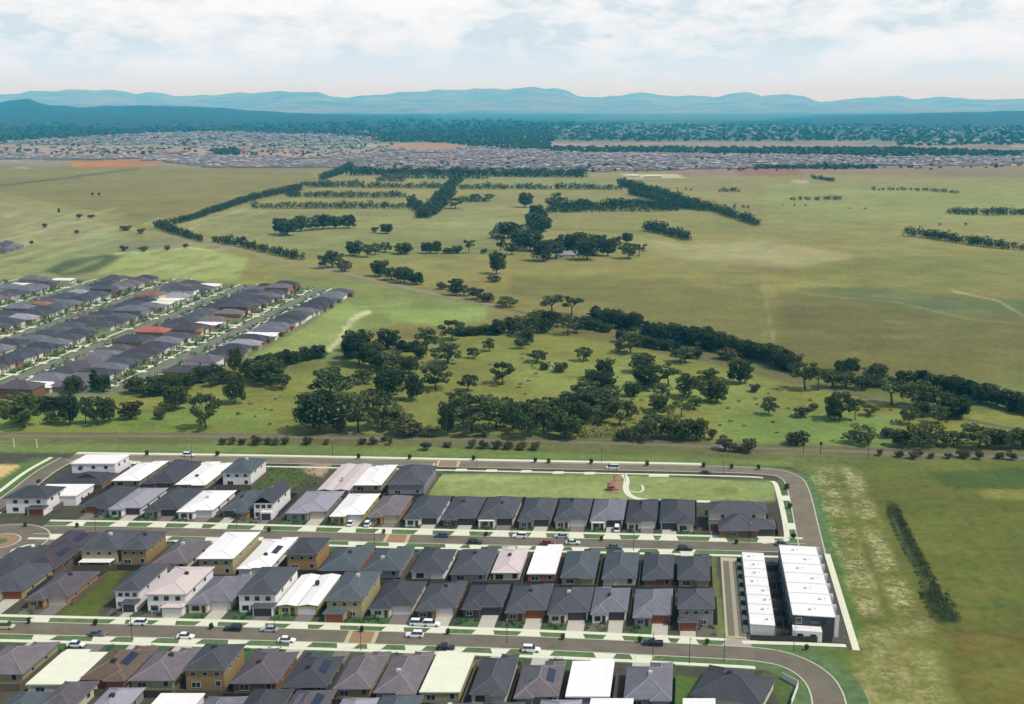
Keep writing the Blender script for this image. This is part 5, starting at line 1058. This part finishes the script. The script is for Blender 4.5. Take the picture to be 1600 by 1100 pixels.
# ------------------------------------------------------------------ street trees, lamps, posts
for i, (x, y) in enumerate(((836, 722), (858, 723), (924, 724), (1012, 727), (1099, 730), (1143, 732), (1185, 733), (230, 711), (340, 712), (560, 716), (640, 717), (740, 719))):
    tree('dense', x, y + 1, 6, 9, f'little street tree, {ordw(i + 1)} from left on the perimeter path', 'young street trees on the perimeter path')
for i, (x, y) in enumerate(((1229, 765), (1234, 795), (1240, 842))): tree('dense', x, y, 7, 10, f'little street tree, {ordw(i + 1)} from the top beside the right road', 'young street trees beside the right road')
for i, (x, y) in enumerate(((45, 975), (150, 977), (330, 983), (565, 988), (700, 992), (880, 1000), (1000, 1004), (1105, 1008), (1260, 1016))): tree('dense', x, y, 7, 11, f'little street tree, {ordw(i + 1)} from left above the front street', 'young street trees above the front street')
for i, (x, y) in enumerate(((40, 823), (120, 824), (420, 831), (600, 834), (760, 838), (940, 845), (1150, 850))): tree('dense', x, y, 6, 8, f'little street tree, {ordw(i + 1)} from left above the middle street', 'young street trees above the middle street')
pole = mat('lamp_pole', (70, 74, 74), .5, .03, 1, metal=.4); lampm = mat('lamp_head', (180, 182, 180), .4, .03, 1)
def lamp(x, y, lab, rz=0):
    o = empty('street_lamp', P(x, y), rz); m = MB(); m.bar((0, 0, 0), (0, 0, .3), .14, .14, 8); m.bar((0, 0, .3), (0, 0, 6.8), .09, .06, 8); m.build('pole', pole, o)
    m = MB(); m.bar((0, 0, 6.75), (0, -1.4, 7.1), .045, .035, 6); m.build('arm', pole, o); m = MB(); m.box(-.14, -2.0, 7.05, .14, -1.35, 7.17); m.box(-.1, -1.9, 7.0, .1, -1.45, 7.05); m.build('lamp_head', lampm, o)
    tag(o, lab, 'street lamp', 'grey street lamps')
for i, (x, y) in enumerate(((206, 998), (429, 985), (564, 1016), (792, 1004), (1020, 1028), (1077, 1036), (1131, 1034), (1240, 1017))): lamp(x, y, f'slim grey street lamp, {ordw(i + 1)} from left on the front street')
for i, (x, y) in enumerate(((150, 836), (370, 826), (585, 850), (800, 836), (990, 860), (1170, 848))): lamp(x, y, f'slim grey street lamp, {ordw(i + 1)} from left on the middle street')
for i, (x, y) in enumerate(((300, 722), (520, 713), (745, 730), (940, 722), (1130, 742))): lamp(x, y, f'slim grey street lamp, {ordw(i + 1)} from left on the perimeter road')
for i, x in enumerate((22, 58)):
    m = MB(); m.bar((0, 0, 0), (0, 0, 3.6), .22, .2, 8); m.bar((0, 0, 3.6), (0, 0, 3.9), .2, .03, 8); o = m.build('marker_post', mats := mat('post_white', (226, 228, 206), .8, .04, 1)); o.location = P(x, 699 + i)
    tag(o, f'white marker post in the grass, {"left" if i == 0 else "right"} one of the pair', 'post', 'pair of white marker posts')
for i, (x, y, h) in enumerate(((1255, 710, 5), (1282, 710, 5), (1356, 718, 8))):
    o = empty('signal_post', P(x, y)); m = MB(); m.bar((0, 0, 0), (0, 0, h), .13, .1, 8); m.build('pole', pole, o); m = MB(); m.box(-.5, -.2, h - 1.2, .5, .2, h + .2); m.box(-.25, -.35, h - .9, .25, -.2, h - .1); m.build('cabinet', dk, o)
    tag(o, f'dark trackside signal post, {ordw(i + 1)} from left on the rail reserve', 'signal post', 'trackside signal posts')
# play structure
o = empty('play_structure', P(955, 766), .3); tp = mat('play_orange', (150, 92, 62), .6, .08, 1); tb = mat('play_brown', (120, 74, 50), .8, .15, 1)
for sx in (-1.4, 1.4):
    for sy in (-1.4, 1.4): m = MB(); m.bar((sx, sy, 0), (sx, sy, 3), .14, .12, 8); m.build('leg', tb, o)
m = MB(); m.box(-1.6, -1.6, 1.4, 1.6, 1.6, 1.6); m.build('platform', tb, o)
m = MB(); m.add([(-1.9, -1.9, 3), (1.9, -1.9, 3), (1.9, 1.9, 3), (-1.9, 1.9, 3), (0, 0, 4.3)], [(0, 1, 4), (1, 2, 4), (2, 3, 4), (3, 0, 4), (3, 2, 1, 0)]); m.build('roof', tp, o)
m = MB(); m.add([(1.6, -.5, 1.6), (1.6, .5, 1.6), (4.6, .5, .2), (4.6, -.5, .2), (1.6, -.5, 1.5), (1.6, .5, 1.5), (4.6, .5, .1), (4.6, -.5, .1)], [(3, 2, 1, 0), (4, 5, 6, 7), (0, 4, 7, 3), (1, 2, 6, 5), (2, 3, 7, 6)]); m.build('slide', mat('slide_yellow', (206, 160, 60), .5, .05, 1), o)
o.scale = (.7, .7, .7); tag(o, 'orange and brown play tower with slide on the park softfall', 'playground')
o = empty('play_swing', P(968, 752), .3); m = MB()
for sx in (-2, 2): m.bar((sx, -1, 0), (sx, 0, 2.6), .1, .1, 6); m.bar((sx, 1, 0), (sx, 0, 2.6), .1, .1, 6)
m.bar((-2, 0, 2.6), (2, 0, 2.6), .1, .1, 6); m.build('frame', tp, o)
for sx in (-.9, .9): m = MB(); m.box(sx - .3, -.12, .5, sx + .3, .12, .58); m.bar((sx - .25, 0, .58), (sx - .25, 0, 2.6), .02, .02, 4); m.bar((sx + .25, 0, .58), (sx + .25, 0, 2.6), .02, .02, 4); m.build('swing_seat', dk, o)
tag(o, 'orange framed double swing beside the play tower in the park', 'swing')
# white fence beside the park's end house, farm houses
fence(P(664, 758), P(679, 731), 2.2, MATS['wall_white'], 'tall pale side wall where the park lawn meets the last house', None)
def shed(x, y, w, d, h, rk, lab):
    o = simple_house(P(x, y), -.1, w, d, h, rk, 'cream', rnd, 1); tag(o, lab, 'farmhouse', 'farm buildings'); return o
shed(885, 402, 18, 12, 3, 'pale', 'pale farmhouse half hidden among the homestead trees'); shed(905, 400, 12, 8, 2.8, 'white', 'small white roofed outbuilding right of the farmhouse'); shed(988, 277, 30, 14, 4, 'white', 'long white farm shed at far edge of the paddocks'); shed(1020, 278, 34, 12, 4, 'cream', 'long cream farm shed right of the white shed')
shed(1300, 311, 16, 10, 4, 'tan', 'brown farmhouse behind the small far tree row')
# ------------------------------------------------------------------ cars
tyre = mat('tyre_rubber', (36, 36, 38), .9, .05, 1); rim = mat('wheel_rim', (170, 172, 176), .35, .03, 1, metal=.6); hl = mat('headlight_lens', (226, 230, 232), .15, .02, 1, spec=.8); tl = mat('taillight_lens', (150, 30, 28), .3, .02, 1); cg = mat('car_glass', (34, 40, 48), .08, .03, 1, spec=.9)
PAINT = {'white': (238, 240, 242), 'black': (24, 26, 30), 'silver': (176, 180, 186), 'grey': (92, 96, 104), 'blue': (58, 72, 104), 'red': (136, 40, 36), 'gold': (196, 188, 140), 'pale': (206, 218, 210)}
for k_, c_ in PAINT.items(): mat('paint_' + k_, c_, .28, .02, 1, spec=.6, k=.85)
def loft(mb, prof, mi=0):
    """sections along x: (x, z bottom, z top, half width bottom, half width top)"""
    o = len(mb.v); vs = []
    for x, z0, z1, w0, w1 in prof: vs += [(x, -w0, z0), (x, w0, z0), (x, w0 * 1.0, (z0 + z1) / 2), (x, w1, z1), (x, -w1, z1), (x, -w0 * 1.0, (z0 + z1) / 2)]
    n = len(prof); fs = []
    for i in range(n - 1):
        for j in range(6): a = i * 6 + j; b = i * 6 + (j + 1) % 6; fs.append((a, b, b + 6, a + 6))
    fs += [tuple(range(5, -1, -1)), tuple(range((n - 1) * 6, n * 6))]; mb.add(vs, fs, mi)
def carproto(kind):
    L2, H_ = {'sedan': (2.3, 1.45), 'suv': (2.35, 1.72), 'van': (2.5, 1.95), 'ute': (2.6, 1.75)}[kind]
    o = empty('car', (0, 0, 0)); b = MB(); bz = {'sedan': .82, 'suv': .98, 'van': 1.05, 'ute': 1.0}[kind]
    loft(b, [(-L2, .35, bz * .80, .80, .74), (-L2 + .15, .25, bz * .93, .88, .80), (-.4, .22, bz, .92, .86), (L2 * .45, .22, bz * .98, .92, .86), (L2 - .25, .25, bz * .82, .88, .78), (L2, .35, bz * .70, .78, .70)])
    r0, r1, r2, r3 = {'sedan': (-1.75, -1.15, .35, 1.05), 'suv': (-2.2, -1.95, .35, 1.0), 'van': (-2.35, -2.2, .9, 1.7), 'ute': (-.75, -.5, .5, 1.1)}[kind]
    b.box(r1, -.68, H_ - .05, r2, .68, H_)
    for sx in (r1 + .05, (r1 + r2) / 2, r2 - .05): b.bar((sx - .02 if sx > 0 else sx, -.70, H_ - .05), (sx, -.84, bz), .035, .045, 4); b.bar((sx, .70, H_ - .05), (sx, .84, bz), .035, .045, 4)
    if kind == 'ute': b.box(-2.55, -.88, .9, -.85, -.82, 1.12); b.box(-2.55, .82, .9, -.85, .88, 1.12); b.box(-2.58, -.88, .9, -2.5, .88, 1.12)
    b.build('body', MATS['paint_white'], o)
    g = MB(); loft(g, [(r0, bz - .03, bz + .02, .80, .78), (r1, bz - .03, H_ - .051, .83, .69), (r2, bz - .03, H_ - .051, .83, .69), (r3, bz - .03, bz + .02, .80, .76)]); g.build('window_glass', cg, o)
    for sx in (-1, 1):
        for sy in (-1, 1):
            x = L2 * .62 * sx; w_ = MB(); w_.bar((x, sy * .74, .33), (x, sy * .95, .33), .33, .33, 14); wo = w_.build('wheel', tyre, o); q = MB(); q.bar((x, sy * .90, .33), (x, sy * .957, .33), .19, .17, 10); q.build('rim', rim, wo)
    for sy in (-1, 1):
        q = MB(); q.box(L2 - .12, sy * .62 - .16, .52, L2 + .015, sy * .62 + .16, .66); q.build('headlight', hl, o); q = MB(); q.box(-L2 - .015, sy * .66 - .12, .6, -L2 + .1, sy * .66 + .12, .8); q.build('taillight', tl, o)
    return o
PRO = {k: carproto(k) for k in ('sedan', 'suv', 'van', 'ute')}; first = set()
def rdir(pl, p): i = min(range(len(pl) - 1), key=lambda k: (pl[k] - p).length); d = pl[i + 1] - pl[i]; return math.atan2(d.y, d.x)
GRP = 'cars on the near streets'
CARS = [(216, 976, 'suv', 'white', 1, 'white four wheel drive parked on the grass verge below the white two storey house'), (152, 993, 'sedan', 'grey', 0, 'grey sedan on the lower side of the front street, left part'), (290, 997, 'sedan', 'white', 0, 'white hatchback parked low on the front street left of the black car'), (364, 985, 'suv', 'black', 1, 'black four wheel drive parked along the upper kerb of the front street'),
        (421, 986, 'sedan', 'silver', 1, 'silver sedan parked right behind the black four wheel drive'), (448, 1003, 'sedan', 'white', 0, 'white sedan on the lower side just below the silver sedan'), (648, 995, 'suv', 'white', 1, 'white wagon parked along the upper kerb below the pair of cars in the driveway'), (697, 1014, 'sedan', 'black', 0, 'black sedan behind the cream roofed foreground house'),
        (830, 1018, 'suv', 'white', 0, 'white wagon parked low on the front street towards the right'), (1020, 1008, 'ute', 'black', 1, 'black utility wagon parked at the right end of the front street'), (119, 1010, 'sedan', 'white', 0, 'white sedan parked behind the cream roofed house, far lower left'), (8, 982, 'van', 'gold', 0, 'pale yellowish van at the left edge of the front street'),
        (690, 839, 'sedan', 'blue', 1, 'dark blue sedan on the middle street right of the paved crossing'), (742, 850, 'suv', 'black', 0, 'black wagon on the lower side of the middle street'), (812, 840, 'suv', 'white', 1, 'white wagon on upper side of the middle street above the pink roof'), (877, 840, 'sedan', 'silver', 1, 'silver sedan on the upper kerb of the middle street'),
        (895, 850, 'sedan', 'pale', 0, 'pale sedan on the lower side of the middle street'), (960, 857, 'sedan', 'grey', 0, 'dark grey sedan above the blue grey roofs on the middle street'), (1070, 860, 'suv', 'black', 0, 'black wagon at the right end of the middle street'), (856, 851, 'sedan', 'red', 0, 'red sedan above the white flat roof on the middle street'),
        (957, 733, 'van', 'pale', 1, 'pale van on the perimeter road above the play area'), (1103, 741, 'sedan', 'black', 0, 'black car on the perimeter road right of the play area'), (295, 713, 'suv', 'white', 0, 'white car on the perimeter road above the left houses'), (1222, 852, 'sedan', 'grey', 0, 'grey car at the right corner of the middle street')]
DRV = [(548, 820, 'sedan', 'white', 'white car in the driveway of the lime yellow walled house'), (575, 821, 'suv', 'white', 'white car in front of the mauve roofed house on the middle street'), (964, 829, 'van', 'white', 'white van in a driveway under the grey roofed park side house'), (654, 977, 'suv', 'white', 'left one of two white cars standing in the driveway apron'), (674, 978, 'suv', 'white', 'right one of two white cars standing in the driveway apron')]
def putcar(p, ang, kind, col, lab):
    src = PRO[kind]
    if kind not in first: first.add(kind); c = src
    else: c = copy_tree(src)
    c.location = p; c.rotation_euler = (0, 0, ang)
    b = [q for q in c.children if q.name.startswith('body')][0]; b.material_slots[0].link = 'OBJECT'; b.material_slots[0].material = MATS['paint_' + col]
    tag(c, lab, 'car', GRP)
for x, y, kind, col, up, lab in CARS:
    pl = R1 if y > 900 else R3 if y < 800 else R2; p = P(x, y); a = rdir(pl, p); p.z = .052; putcar(p, a + (math.pi if up else 0), kind, col, lab)
for x, y, kind, col, lab in DRV: p = P(x, y); p.z = .09; putcar(p, math.pi / 2 - AL if x < 640 or x > 900 else rdir(R1, p), kind, col, lab)
# ------------------------------------------------------------------ haze
mb = MB(); mb.box(-50000, -49500, -1.5, 50000, 49500, 720)
hmz = bpy.data.materials.new('haze'); hmz.use_nodes = True; t = hmz.node_tree; t.nodes.clear()
o_ = t.nodes.new('ShaderNodeOutputMaterial'); pv = t.nodes.new('ShaderNodeVolumePrincipled'); t.links.new(pv.outputs[0], o_.inputs['Volume'])
pv.inputs['Density'].default_value = 6.4e-5; pv.inputs['Color'].default_value = (.035, .60, 1.0, 1); pv.inputs['Absorption Color'].default_value = (1, 1, 1, 1)
pv.inputs['Anisotropy'].default_value = 0.0
hzo = mb.build('haze', hmz); tag(hzo, 'thin blue haze over the whole plain', 'haze', kind='stuff')
